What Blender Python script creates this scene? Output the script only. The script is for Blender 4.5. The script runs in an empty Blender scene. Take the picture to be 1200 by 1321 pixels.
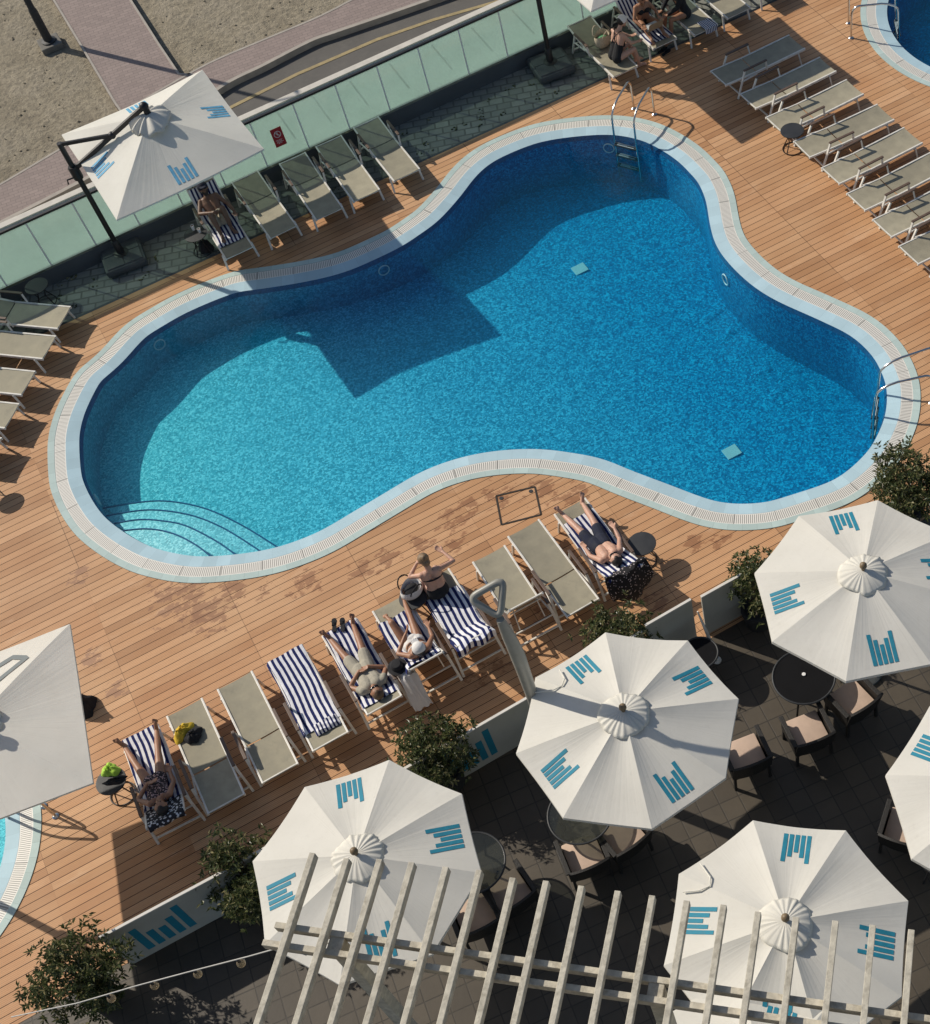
import bpy, bmesh, math, random
from mathutils import Vector, Matrix, Euler, Quaternion
random.seed(7)
sc = bpy.context.scene
COL = sc.collection
PI = math.pi
# ------------------------------------------------------------------ camera
F_PX, YAW, PIT, ROLL, CX, CY = 1785.7, -0.36723, 0.980455, -0.189138, 845.03, 767.01
CAM_H = 18.2
def cam_axes():
    cy, sy, cp, sp, cr, sr = math.cos(YAW), math.sin(YAW), math.cos(PIT), math.sin(PIT), math.cos(ROLL), math.sin(ROLL)
    right = Vector((cy, sy, 0)); fw0 = Vector((-sy, cy, 0)); up = Vector((0, 0, 1))
    fw = cp*fw0 - sp*up; u = cp*up + sp*fw0
    return cr*right + sr*u, cr*u - sr*right, fw
AX_R, AX_U, AX_F = cam_axes()
def at(px, py, z=0.0):
    """photo pixel -> world point at height z"""
    d = AX_R*((px-CX)/F_PX) - AX_U*((py-CY)/F_PX) + AX_F
    t = (z-CAM_H)/d.z
    return Vector((d.x*t, d.y*t, z))
def proj(p):
    v = Vector(p) - Vector((0, 0, CAM_H))
    w = v.dot(AX_F)
    return CX + F_PX*v.dot(AX_R)/w, CY - F_PX*v.dot(AX_U)/w
cd = bpy.data.cameras.new('camera'); cam = bpy.data.objects.new('camera', cd); COL.objects.link(cam)
m = Matrix((AX_R, AX_U, -AX_F)).transposed().to_4x4(); m.translation = (0, 0, CAM_H)
cam.matrix_world = m
cd.sensor_fit = 'VERTICAL'; cd.sensor_height = 36.0; cd.sensor_width = 36.0
cd.lens = F_PX/1321*36
cd.shift_x = -(CX-600)/1321; cd.shift_y = (CY-660.5)/1321
cd.clip_start = 0.1; cd.clip_end = 6000
sc.camera = cam
# ------------------------------------------------------------------ light
SUN_AZ, SUN_EL = math.radians(-56), math.radians(37.5)
sd = Vector((math.cos(SUN_AZ)*math.cos(SUN_EL), math.sin(SUN_AZ)*math.cos(SUN_EL), -math.sin(SUN_EL)))
ld = bpy.data.lights.new('sun', 'SUN'); lo = bpy.data.objects.new('sun', ld); COL.objects.link(lo)
ld.energy = 4.2; ld.angle = math.radians(0.5); ld.color = (1.0, 0.92, 0.80)
lo.rotation_euler = sd.to_track_quat('-Z', 'Y').to_euler()
lo.location = (-20, 40, 30)
w = bpy.data.worlds.new('World'); sc.world = w; w.use_nodes = True
wn = w.node_tree; sky = wn.nodes.new('ShaderNodeTexSky'); sky.sky_type = 'NISHITA'; sky.sun_disc = False
sky.sun_elevation = SUN_EL; sky.sun_rotation = math.atan2(-sd.x, -sd.y)
bg = wn.nodes['Background']; wn.links.new(sky.outputs[0], bg.inputs[0]); bg.inputs[1].default_value = 0.085
sc.view_settings.view_transform = 'Standard'; sc.view_settings.look = 'None'
sc.view_settings.exposure = 0.0; sc.view_settings.gamma = 1
sc.render.engine = 'CYCLES'
sc.cycles.max_bounces = 10; sc.cycles.transparent_max_bounces = 16
# ------------------------------------------------------------------ materials
class NT:
    def __init__(s, name):
        s.m = bpy.data.materials.new(name); s.m.use_nodes = True; s.t = s.m.node_tree
        s.b = s.t.nodes['Principled BSDF']; s.out = s.t.nodes['Material Output']
    def n(s, typ, ins=None, **kw):
        nd = s.t.nodes.new('ShaderNode'+typ)
        for k, v in kw.items(): setattr(nd, k, v)
        for k, v in (ins or {}).items():
            i = nd.inputs[k]
            if isinstance(v, bpy.types.NodeSocket): s.t.links.new(v, i)
            else: i.default_value = v
        return nd
    def link(s, a, b): s.t.links.new(a, b)
    def math(s, op, a, b=0.0, c=0.0, clamp=False):
        return s.n('Math', {0: a, 1: b, 2: c}, operation=op, use_clamp=clamp).outputs[0]
    def mix(s, f, a, b, bt='MIX'):
        nd = s.t.nodes.new('ShaderNodeMix'); nd.data_type = 'RGBA'; nd.blend_type = bt
        for i, v in ((0, f), (6, a), (7, b)):
            if isinstance(v, bpy.types.NodeSocket): s.t.links.new(v, nd.inputs[i])
            else: nd.inputs[i].default_value = v if i == 0 or len(v) == 4 else (*v, 1)
        return nd.outputs[2]
    def ramp(s, f, stops):
        nd = s.t.nodes.new('ShaderNodeValToRGB'); s.t.links.new(f, nd.inputs[0])
        el = nd.color_ramp.elements
        while len(el) < len(stops): el.new(0.5)
        for e, (p, c) in zip(el, stops): e.position = p; e.color = (*c, 1) if len(c) == 3 else c
        return nd.outputs[0]
    def rng(s, v, a, b, c=0.0, d=1.0):
        return s.n('MapRange', {0: v, 1: a, 2: b, 3: c, 4: d}).outputs[0]
    def coord(s, kind='Object'): return s.n('TexCoord').outputs[kind]
    def noise(s, vec, scale, detail=4.0, rough=0.55):
        return s.n('TexNoise', {'Vector': vec, 'Scale': scale, 'Detail': detail, 'Roughness': rough}).outputs['Fac']
    def bump(s, h, strength=0.3, dist=0.01):
        s.link(s.n('Bump', {'Height': h, 'Strength': strength, 'Distance': dist}).outputs[0], s.b.inputs['Normal'])
def mat(name, col, rough=0.6, metal=0.0, var=0.12, scale=6.0, bump=0.0, bscale=60.0, spec=0.5, dirt=None):
    t = NT(name); co = t.coord()
    nz = t.noise(co, scale, 6)
    c = t.ramp(nz, [(0.3, [x*(1-var) for x in col]), (0.7, [min(1, x*(1+var)) for x in col])])
    if dirt:
        d = t.rng(t.noise(co, dirt[1], 5, .7), .5, .72)
        c = t.mix(t.math('MULTIPLY', d, dirt[2]), c, dirt[0])
    t.link(c, t.b.inputs['Base Color'])
    t.link(t.rng(nz, .3, .7, rough*.9, min(1, rough*1.1)), t.b.inputs['Roughness'])
    t.b.inputs['Metallic'].default_value = metal; t.b.inputs['Specular IOR Level'].default_value = spec
    if bump: t.bump(t.noise(co, bscale, 3), bump)
    return t.m
M = {}
M['frame'] = mat('white_painted_aluminium', (.72, .69, .62), .4, 0, .1, 3, dirt=((.36, .33, .28), 9, .5))
M['sling'] = mat('taupe_sling_fabric', (.315, .285, .205), .8, 0, .13, 5, .15, 250, dirt=((.2, .185, .14), 4, .55))
M['arm'] = mat('brown_armrest', (.11, .07, .05), .55, 0, .2, 9)
M['black'] = mat('black_powder_coat', (.012, .012, .013), .45, 0, .2, 8)
M['charcoal'] = mat('charcoal_metal', (.022, .024, .027), .6, 0, .2, 6)
M['basegrey'] = mat('dark_grey_plastic', (.06, .068, .07), .65, 0, .2, 6, .15, 40, dirt=((.16, .15, .13), 5, .35))
M['steel'] = mat('stainless_steel', (.62, .6, .57), .22, 1.0, .06, 6)
M['canvas'] = None
M['teal'] = mat('teal_print', (.012, .20, .29), .7, 0, .12, 12)
M['bluefade'] = mat('faded_blue_print', (.10, .34, .52), .7, 0, .25, 14)
M['finial'] = mat('brown_wood_finial', (.17, .12, .065), .5, 0, .2, 20)
M['pergola'] = mat('weathered_cream_timber', (.50, .46, .37), .8, 0, .22, 11, .35, 40, dirt=((.24, .21, .155), 8, .75))
M['wallpaint'] = mat('offwhite_wall_paint', (.44, .43, .375), .7, 0, .06, 2, .1, 60, dirt=((.36, .34, .28), 3, .4))
M['stone'] = mat('pale_stone_cap', (.66, .63, .57), .7, 0, .08, 4)
M['darkwall'] = mat('dark_grey_render', (.075, .085, .09), .8, 0, .15, 2, .1, 30)
M['cushion'] = mat('beige_cushion', (.56, .42, .33), .85, 0, .08, 6, .15, 30)
M['wicker'] = mat('dark_wicker', (.012, .010, .008), .6, 0, .3, 40, .6, 120)
M['shower'] = mat('grey_green_shower_enamel', (.29, .28, .24), .42, 0, .1, 5, dirt=((.25, .24, .2), 8, .4))
M['tabledark'] = mat('black_table_top', (.006, .006, .007), .7, 0, .2, 6, spec=.12)
M['red'] = mat('red_sign', (.36, .015, .022), .45, 0, .06, 6)
M['white'] = mat('white_plastic', (.75, .74, .72), .5, 0, .04, 6)
M['wire'] = mat('pale_wire', (.42, .41, .38), .6)
M['sand'] = None
M['straw'] = mat('straw', (.5, .42, .3), .8, 0, .2, 40, .4, 80)
M['leafgreen'] = mat('green_lining', (.10, .3, .14), .7, 0, .2, 8)
M['yellow'] = mat('yellow_cloth', (.62, .42, .03), .85, 0, .2, 10, .3, 30)
M['lime'] = mat('lime_cloth', (.38, .62, .07), .8, 0, .2, 10)
M['blackcloth'] = mat('black_cloth', (.012, .012, .014), .9, 0, .3, 12, .2, 50)
M['navycloth'] = mat('navy_cloth', (.012, .015, .032), .9, 0, .25, 12, .2, 40)
M['whitecloth'] = mat('white_cloth', (.68, .66, .63), .9, 0, .05, 8, .3, 25)
M['knit'] = mat('grey_beige_jersey', (.36, .33, .26), .9, 0, .1, 20, .3, 120)
M['paper'] = mat('grey_screen', (.45, .47, .48), .4, 0, .05, 5)
M['card'] = mat('tan_case', (.36, .25, .15), .7, 0, .1, 5)
def pattern(name, a, b, scale, thr=.52):
    t = NT(name); co = t.coord()
    f = t.rng(t.n('TexVoronoi', {'Vector': co, 'Scale': scale}).outputs['Distance'], thr-.05, thr)
    t.link(t.mix(f, a, b), t.b.inputs['Base Color']); t.b.inputs['Roughness'].default_value = .9
    return t.m
M['floral'] = pattern('black_floral_cloth', (.5, .42, .42), (.009, .008, .009), 26, .26)
M['swimpattern'] = pattern('patterned_swimsuit', (.45, .3, .29), (.03, .02, .022), 32, .42)
M['monochrome'] = pattern('black_white_cloth', (.6, .6, .6), (.015, .015, .02), 22, .42)
def vary(m, lo, hi):
    t = m.node_tree; b = t.nodes['Principled BSDF']; src = b.inputs['Base Color'].links[0].from_socket
    oi = t.nodes.new('ShaderNodeObjectInfo'); mr = t.nodes.new('ShaderNodeMapRange'); t.links.new(oi.outputs['Random'], mr.inputs[0]); mr.inputs[3].default_value = lo; mr.inputs[4].default_value = hi
    vm = t.nodes.new('ShaderNodeVectorMath'); vm.operation = 'SCALE'; t.links.new(src, vm.inputs[0]); t.links.new(mr.outputs[0], vm.inputs['Scale']); t.links.new(vm.outputs[0], b.inputs['Base Color'])
vary(M['sling'], .82, 1.15); vary(M['cushion'], .9, 1.08)
def skin(name, c):
    t = NT(name); co = t.coord(); nz = t.noise(co, 9, 4)
    t.link(t.ramp(nz, [(.3, [x*.88 for x in c]), (.7, [min(1, x*1.1) for x in c])]), t.b.inputs['Base Color'])
    t.b.inputs['Roughness'].default_value = .5
    t.b.inputs['Subsurface Weight'].default_value = .08; t.b.inputs['Subsurface Scale'].default_value = .01
    return t.m
M['skin_fair'] = skin('fair_skin', (.52, .30, .21)); M['skin_tan'] = skin('tanned_skin', (.33, .165, .095)); M['skin_dark'] = skin('brown_skin', (.15, .08, .05))
M['hair_dark'] = mat('dark_hair', (.018, .012, .009), .5, 0, .3, 40, .5, 90)
M['hair_brown'] = mat('brown_hair', (.11, .065, .033), .5, 0, .3, 40, .5, 90)
M['hair_fair'] = mat('fair_brown_hair', (.2, .13, .07), .5, 0, .35, 40, .5, 90)
M['lens'] = mat('dark_glass_lens', (.01, .01, .012), .15)

def canvas():
    t = NT('offwhite_canvas'); co = t.coord()
    nz = t.noise(co, 1.6, 5); c = t.ramp(nz, [(.3, (.77, .745, .67)), (.75, (.85, .825, .75))])
    fine = t.noise(co, 14, 4, .7)
    c = t.mix(t.math('MULTIPLY', t.rng(fine, .55, .8), .35), c, (.62, .59, .52))
    t.link(c, t.b.inputs['Base Color']); t.b.inputs['Roughness'].default_value = .85; t.b.inputs['Specular IOR Level'].default_value = .2
    sp = t.n('SeparateXYZ', {0: co}); ang = t.math('ARCTAN2', sp.outputs[1], sp.outputs[0]); rad = t.n('VectorMath', {0: co}, operation='LENGTH').outputs['Value']
    pv = t.n('CombineXYZ', {0: t.math('MULTIPLY', ang, 9), 1: t.math('MULTIPLY', rad, 1.3), 2: 0.0}).outputs[0]
    rw = t.n('TexNoise', {'Vector': pv, 'Scale': 1.6, 'Detail': 5.0, 'Roughness': .6, 'Distortion': .8}).outputs['Fac']
    wv = t.n('TexNoise', {'Vector': co, 'Scale': 3.0, 'Detail': 3.0, 'Distortion': .6}).outputs['Fac']
    t.bump(t.math('ADD', t.math('MULTIPLY', rw, .8), t.math('MULTIPLY', wv, .5)), .5, .012)
    tr = t.n('BsdfTranslucent', {'Color': (.82, .79, .70, 1)})
    mx = t.n('MixShader', {0: .26, 1: t.b.outputs[0], 2: tr.outputs[0]})
    t.link(mx.outputs[0], t.out.inputs[0])
    return t.m
M['canvas'] = canvas()

def stripes(name, n=11, a=(.70, .70, .72), b=(.018, .024, .095), fold=.0):
    t = NT(name); uv = t.coord('UV'); s = t.n('SeparateXYZ', {0: uv})
    wob = t.math('MULTIPLY', t.math('SUBTRACT', t.noise(t.coord(), 3.0, 2), .5), .05)
    v = t.math('FRACT', t.math('MULTIPLY', t.math('ADD', s.outputs[0], wob), n/2))
    f = t.math('MULTIPLY', t.rng(v, .485, .515), t.rng(v, .97, .995, 1, 0))
    t.link(t.mix(f, a, b), t.b.inputs['Base Color']); t.b.inputs['Roughness'].default_value = .95; t.b.inputs['Specular IOR Level'].default_value = .1
    t.bump(t.noise(t.coord(), 9, 4), .5, .03)
    return t.m
M['stripe'] = stripes('blue_white_striped_towel', 14)

JOINT0, JOINTP = -3.5, 2.03
PLANK = 0.1445
def deck():
    t = NT('hardwood_decking'); co = t.coord(); s = t.n('SeparateXYZ', {0: co})
    x, y = s.outputs[0], s.outputs[1]
    yr = t.math('DIVIDE', y, PLANK); row = t.math('FLOOR', yr); fy = t.math('FRACT', yr)
    xr = t.math('DIVIDE', t.math('SUBTRACT', x, JOINT0), JOINTP); colm = t.math('FLOOR', xr); fx = t.math('FRACT', xr)
    rnd = t.n('TexWhiteNoise', {'Vector': t.n('CombineXYZ', {0: row, 1: colm}).outputs[0]}, noise_dimensions='2D').outputs['Value']
    rnd2 = t.n('TexWhiteNoise', {'Vector': t.n('CombineXYZ', {0: colm, 1: t.math('FLOOR', t.math('DIVIDE', row, 9))}).outputs[0]}, noise_dimensions='2D').outputs['Value']
    stretch = t.n('Mapping', {'Vector': co, 'Scale': (.9, 9, 1)}).outputs[0]
    grain = t.noise(stretch, 3.0, 6, .6)
    big = t.noise(co, .45, 3, .6)
    base = t.ramp(rnd, [(0, (.40, .205, .092)), (.3, (.52, .280, .130)), (.7, (.60, .338, .166)), (1, (.70, .415, .22))])
    base = t.mix(t.rng(rnd2, 0, 1, 0, .35), base, (.52, .225, .09))
    base = t.mix(t.rng(grain, .35, .75, .0, .45), base, (.42, .23, .125))
    base = t.mix(t.rng(big, .42, .68, 0, .5), base, (.66, .42, .235))
    patch = t.rng(t.noise(t.n('Mapping', {'Vector': co, 'Scale': (.5, 1.0, 1), 'Location': (3.1, 7.7, 0)}).outputs[0], .55, 5, .6), .5, .72, 0, .5)
    base = t.mix(patch, base, (.40, .20, .095))
    weather = t.rng(t.noise(t.n('Mapping', {'Vector': co, 'Scale': (.6, 2.2, 1)}).outputs[0], 1.5, 6, .7), .58, .72, 0, .4)
    base = t.mix(weather, base, (.76, .52, .33))
    # fine reeding in each board
    reed = t.n('TexWave', {'Vector': co, 'Scale': 2*PI/(20*PLANK/5), 'Distortion': 0.0}, wave_type='BANDS', bands_direction='Y').outputs['Fac']
    base = t.mix(t.math('MULTIPLY', t.rng(reed, 0, .45, 1, 0), .38), base, (.17, .085, .045))
    # wet marks with a shape of their own
    mask = None
    wet = [(235, 770, .95), (265, 790, .8), (300, 760, .5), (345, 762, .35), (395, 752, .5), (470, 735, .45), (500, 722, .4), (545, 700, .4), (585, 672, .5),
           (640, 640, .5), (700, 632, .55), (740, 640, .5), (600, 655, .4), (590, 700, .35), (820, 640, .3), (895, 700, .35), (930, 700, .35), (100, 745, .3), (120, 850, .35), (150, 890, .35), (850, 775, .4), (700, 790, .3), (615, 870, .4), (640, 860, .3)]
    for px, py, r in wet:
        p = at(px, py)
        d = t.n('VectorMath', {0: co, 1: p}, operation='DISTANCE').outputs['Value']
        f = t.rng(d, r*1.15, r*.2)
        mask = f if mask is None else t.math('MAXIMUM', mask, f)
    drops = t.noise(t.n('Mapping', {'Vector': co, 'Scale': (1, 1.7, 1)}).outputs[0], 4.2, 8, .68)
    thr = t.math('ADD', drops, t.math('MULTIPLY', mask, .255))
    wetf = t.math('MULTIPLY', t.rng(thr, .70, .735), t.rng(mask, .0, .12))
    base = t.mix(t.math('MULTIPLY', wetf, .56), base, (.19, .072, .035))
    gap = t.math('MULTIPLY', t.rng(fy, .015, .06), t.rng(fy, .985, .935))
    gapx = t.math('MULTIPLY', t.rng(fx, .0, .004), t.rng(fx, 1.0, .997))
    jr = t.rng(t.n('TexWhiteNoise', {'Vector': t.n('CombineXYZ', {0: colm, 1: t.math('FLOOR', t.math('DIVIDE', row, 12))}).outputs[0]}, noise_dimensions='2D').outputs['Value'], .35, .5)
    g = t.math('MULTIPLY', gap, t.math('SUBTRACT', 1, t.math('MULTIPLY', t.math('SUBTRACT', 1, gapx), jr)))
    base = t.mix(g, (.05, .022, .011), base)
    t.link(base, t.b.inputs['Base Color'])
    t.link(t.rng(wetf, 0, 1, .64, .46), t.b.inputs['Roughness'])
    t.b.inputs['Specular IOR Level'].default_value = .3
    t.bump(t.math('ADD', t.math('MULTIPLY', gap, 1.0), t.math('MULTIPLY', grain, .12)), .5, .008)
    return t.m
M['deck'] = deck()

def tiles(name, size, c1, c2, grout, ang=0, rough=.6, var=.6, gw=.015):
    t = NT(name); co = t.n('Mapping', {'Vector': t.coord(), 'Rotation': (0, 0, ang)}).outputs[0]
    br = t.n('TexBrick', {'Vector': co, 'Color1': (*c1, 1), 'Color2': (*c2, 1), 'Mortar': (*grout, 1), 'Scale': 1.0, 'Mortar Size': gw, 'Mortar Smooth': .3, 'Bias': 0.0, 'Brick Width': size[0], 'Row Height': size[1]}, offset=.5 if size[0] != size[1] else 0.0)
    nz = t.noise(co, 2.5, 7, .65)
    c = t.mix(t.rng(nz, .35, .75, 0, var), br.outputs[0], [x*.55 for x in c1])
    t.link(c, t.b.inputs['Base Color']); t.b.inputs['Roughness'].default_value = rough
    t.bump(t.math('SUBTRACT', nz, t.math('MULTIPLY', br.outputs['Fac'], .8)), .4, .01)
    return t.m
M['terrace'] = tiles('terrace_paving', (.3, .3), (.085, .068, .047), (.06, .048, .034), (.03, .025, .018), .12, .6, .6, .010)
M['striptile'] = tiles('grey_stone_setts', (.30, .2), (.27, .28, .25), (.19, .2, .18), (.11, .115, .10), .35, .7, .7, .022)
M['paver'] = tiles('pinkish_block_paving', (.2, .1), (.30, .235, .21), (.25, .195, .175), (.17, .135, .12), .1, .8, .35, .006)
def sand():
    t = NT('sandy_ground'); co = t.coord()
    a = t.noise(co, 1.1, 9, .68); b = t.noise(co, 7, 8, .75)
    c = t.ramp(a, [(.3, (.255, .215, .15)), (.5, (.385, .33, .235)), (.7, (.46, .395, .29))])
    c = t.mix(t.rng(b, .45, .62, 0, .75), c, (.19, .165, .12)); c = t.mix(t.rng(t.noise(co, .55, 6, .7), .48, .7, 0, .5), c, (.235, .21, .165))
    t.link(c, t.b.inputs['Base Color']); t.b.inputs['Roughness'].default_value = .95
    t.bump(t.math('ADD', a, b), 1.0, .10)
    return t.m
M['sand'] = sand()
M['asphalt'] = mat('asphalt', (.105, .098, .088), .85, 0, .18, 1.2, .3, 120, dirt=((.15, .14, .12), 2, .5))
M['roadline'] = mat('worn_yellow_paint', (.33, .26, .13), .8, 0, .2, 6, dirt=((.2, .16, .1), 8, .7))
M['kerb'] = mat('pale_concrete_kerb', (.56, .53, .47), .8, 0, .12, 4)
M['kerbgrey'] = mat('grey_concrete_kerb', (.36, .325, .28), .85, 0, .15, 5)
M['footing'] = mat('dark_concrete', (.17, .16, .14), .9, 0, .2, 6)
M['ledge'] = mat('pale_green_concrete', (.52, .58, .53), .8, 0, .12, 1.5, .1, 20, dirt=((.26, .3, .26), 2, .5))
M['hatchgreen'] = mat('dark_green_joint', (.10, .14, .115), .8)
M['grate'] = None
def coping(name, c, seg, gr=.012):
    t = NT(name); uv = t.coord('UV'); s = t.n('SeparateXYZ', {0: uv})
    u = t.math('DIVIDE', s.outputs[0], seg); f = t.math('FRACT', u)
    r = t.n('TexWhiteNoise', {'W': t.math('FLOOR', u)}, noise_dimensions='1D').outputs['Value']
    col = t.mix(r, [x*.9 for x in c], [min(1, x*1.06) for x in c])
    nz = t.noise(t.coord(), 2.2, 6); col = t.mix(t.rng(nz, .4, .75, 0, .5), col, [x*.78 for x in c])
    g = t.math('MULTIPLY', t.rng(f, 0, gr), t.rng(f, 1, 1-gr))
    t.link(t.mix(g, [x*.5 for x in c], col), t.b.inputs['Base Color']); t.b.inputs['Roughness'].default_value = .65; t.b.inputs['Specular IOR Level'].default_value = .25
    return t.m
M['copeouter'] = coping('pale_green_coping_tile', (.46, .57, .54), .245)
M['copeinner'] = coping('pale_blue_coping_tile', (.43, .59, .655), .245, .006)
def grate():
    t = NT('white_gutter_grating'); uv = t.coord('UV'); s = t.n('SeparateXYZ', {0: uv})
    f = t.math('FRACT', t.math('DIVIDE', s.outputs[0], .034))
    slot = t.math('MULTIPLY', t.rng(f, .50, .58), t.rng(f, 1.0, .92))
    edge = t.math('MULTIPLY', t.rng(s.outputs[1], .04, .1), t.rng(s.outputs[1], .96, .9))
    seg = t.math('DIVIDE', s.outputs[0], .72); sf = t.math('FRACT', seg)
    r = t.n('TexWhiteNoise', {'W': t.math('FLOOR', seg)}, noise_dimensions='1D').outputs['Value']
    solid = t.math('GREATER_THAN', r, .999)
    c = t.mix(t.math('MULTIPLY', t.math('MULTIPLY', slot, edge), t.math('SUBTRACT', 1, solid)), (.78, .755, .69), (.27, .26, .235))
    c = t.mix(t.rng(r, 0, 1, 0, .16), c, (.56, .55, .5), 'MULTIPLY')
    j = t.math('MULTIPLY', t.rng(sf, 0, .014), t.rng(sf, 1, .986))
    c = t.mix(j, (.08, .08, .075), c)
    t.link(c, t.b.inputs['Base Color']); t.b.inputs['Roughness'].default_value = .5
    return t.m
M['grate'] = grate()
M['copeedge'] = mat('dark_blue_waterline_tile', (.012, .085, .21), .3, 0, .3, 20)
def mosaic(name='blue_pool_mosaic', gain=(1, 1, 1), pale=0.0):
    t = NT(name); co = t.coord()
    warp = t.n('TexNoise', {'Vector': co, 'Scale': 7.0, 'Detail': 3.0}).outputs['Color']
    wc = t.n('VectorMath', {0: co, 1: t.n('VectorMath', {0: warp, 'Scale': .022}, operation='SCALE').outputs[0]}, operation='ADD').outputs[0]
    vr = t.n('TexVoronoi', {'Vector': wc, 'Scale': 34.0}, feature='F1').outputs['Color']
    v = t.n('SeparateXYZ', {0: vr}).outputs[0]
    v2 = t.noise(wc, 11, 4, .6); v3 = t.noise(co, .7, 4)
    k = t.math('ADD', t.math('MULTIPLY', v, .78), t.math('MULTIPLY', t.rng(v2, .25, .75), .22))
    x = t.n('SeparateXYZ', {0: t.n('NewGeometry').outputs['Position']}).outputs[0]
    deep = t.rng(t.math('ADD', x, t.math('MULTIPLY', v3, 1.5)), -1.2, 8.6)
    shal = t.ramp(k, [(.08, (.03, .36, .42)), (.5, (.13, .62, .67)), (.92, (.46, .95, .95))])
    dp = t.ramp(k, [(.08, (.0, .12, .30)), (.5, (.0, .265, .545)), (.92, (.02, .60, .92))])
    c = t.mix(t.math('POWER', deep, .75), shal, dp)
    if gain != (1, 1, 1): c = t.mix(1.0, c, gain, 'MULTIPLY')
    if pale: c = t.mix(pale, c, (.80, .88, .86))
    t.link(c, t.b.inputs['Base Color']); t.b.inputs['Roughness'].default_value = .4
    return t.m
M['mosaic'] = mosaic(); M['wallmosaic'] = mosaic('dimmed_light_wall_mosaic', (.5, .60, .68)); M['stepmosaic'] = mosaic('pale_step_mosaic', (1, 1, 1), .14)  # wall copy of the floor mosaic, darkened: weaker underwater light put into its colour
def water():
    t = NT('pool_water'); t.t.nodes.remove(t.b); co = t.coord()
    h = t.math('ADD', t.noise(co, 2.2, 3), t.math('MULTIPLY', t.noise(co, 9, 3), .5))
    bp = t.n('Bump', {'Height': h, 'Strength': .25, 'Distance': .03}).outputs[0]
    fr = t.n('Fresnel', {'IOR': t.math('POWER', 1.33, t.math('SUBTRACT', 1, t.math('MULTIPLY', t.n('NewGeometry').outputs['Backfacing'], 2))), 'Normal': bp}).outputs[0]
    tr = t.n('BsdfTransparent', {'Color': (.93, .985, 1, 1)}); gl = t.n('BsdfGlossy', {'Roughness': .03, 'Normal': bp})
    mx = t.n('MixShader', {0: fr, 1: tr.outputs[0], 2: gl.outputs[0]})
    t.link(mx.outputs[0], t.out.inputs[0])
    va = t.n('VolumeAbsorption', {'Color': (.0, .80, .93, 1), 'Density': .5})
    vs = t.n('VolumeScatter', {'Color': (.05, .72, 1, 1), 'Density': .13, 'Anisotropy': .35})
    ad = t.n('AddShader', {0: va.outputs[0], 1: vs.outputs[0]})
    t.link(ad.outputs[0], t.out.inputs['Volume'])
    return t.m
M['water'] = water()
def glass(name, tcol, lcol, k, rough=.1):
    t = NT(name); t.t.nodes.remove(t.b)
    nz = t.noise(t.coord(), 1.2, 6, .65)
    tr = t.n('BsdfTransparent', {'Color': (*tcol, 1)}); tl = t.n('BsdfTranslucent', {'Color': (*lcol, 1)}); df = t.n('BsdfDiffuse', {'Color': (*lcol, 1)})
    hz = t.n('MixShader', {0: .35, 1: tl.outputs[0], 2: df.outputs[0]})
    a = t.n('MixShader', {0: t.rng(nz, .3, .72, k*.7, min(1, k*1.3)), 1: tr.outputs[0], 2: hz.outputs[0]})
    gl = t.n('BsdfGlossy', {'Roughness': rough}); fr = t.n('Fresnel', {'IOR': t.math('POWER', 1.45, t.math('SUBTRACT', 1, t.math('MULTIPLY', t.n('NewGeometry').outputs['Backfacing'], 2)))}).outputs[0]
    mx = t.n('MixShader', {0: fr, 1: a.outputs[0], 2: gl.outputs[0]})
    t.link(mx.outputs[0], t.out.inputs[0])
    return t.m
M['glass'] = glass('green_tinted_glass', (.58, .70, .655), (.58, .675, .635), .38)
M['tableglass'] = glass('smoked_table_glass', (.55, .58, .55), (.3, .32, .3), .16, .05)
M['bulb'] = glass('clear_bulb_glass', (.9, .85, .75), (.6, .5, .35), .25, .05)
def leaf():
    t = NT('glossy_green_leaves'); co = t.coord()
    r = t.n('NewGeometry').outputs['Random Per Island']
    c = t.ramp(r, [(0, (.03, .045, .015)), (.5, (.08, .10, .034)), (.82, (.16, .165, .065)), (1, (.32, .28, .14))])
    t.link(c, t.b.inputs['Base Color']); t.b.inputs['Roughness'].default_value = .38
    tl = t.n('BsdfTranslucent', {'Color': c}); mx = t.n('MixShader', {0: .25, 1: t.b.outputs[0], 2: tl.outputs[0]}); t.link(mx.outputs[0], t.out.inputs[0])
    return t.m
M['leaf'] = leaf()
M['bark'] = mat('brown_bark', (.09, .065, .045), .9, 0, .3, 20)
M['soil'] = mat('dark_soil', (.03, .024, .018), .95, 0, .3, 12, .5, 30)
M['pot'] = mat('dark_planter', (.03, .03, .03), .7, 0, .2, 6)
M['hatch'] = mat('dark_rubber_seal', (.03, .022, .016), .8)

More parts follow.
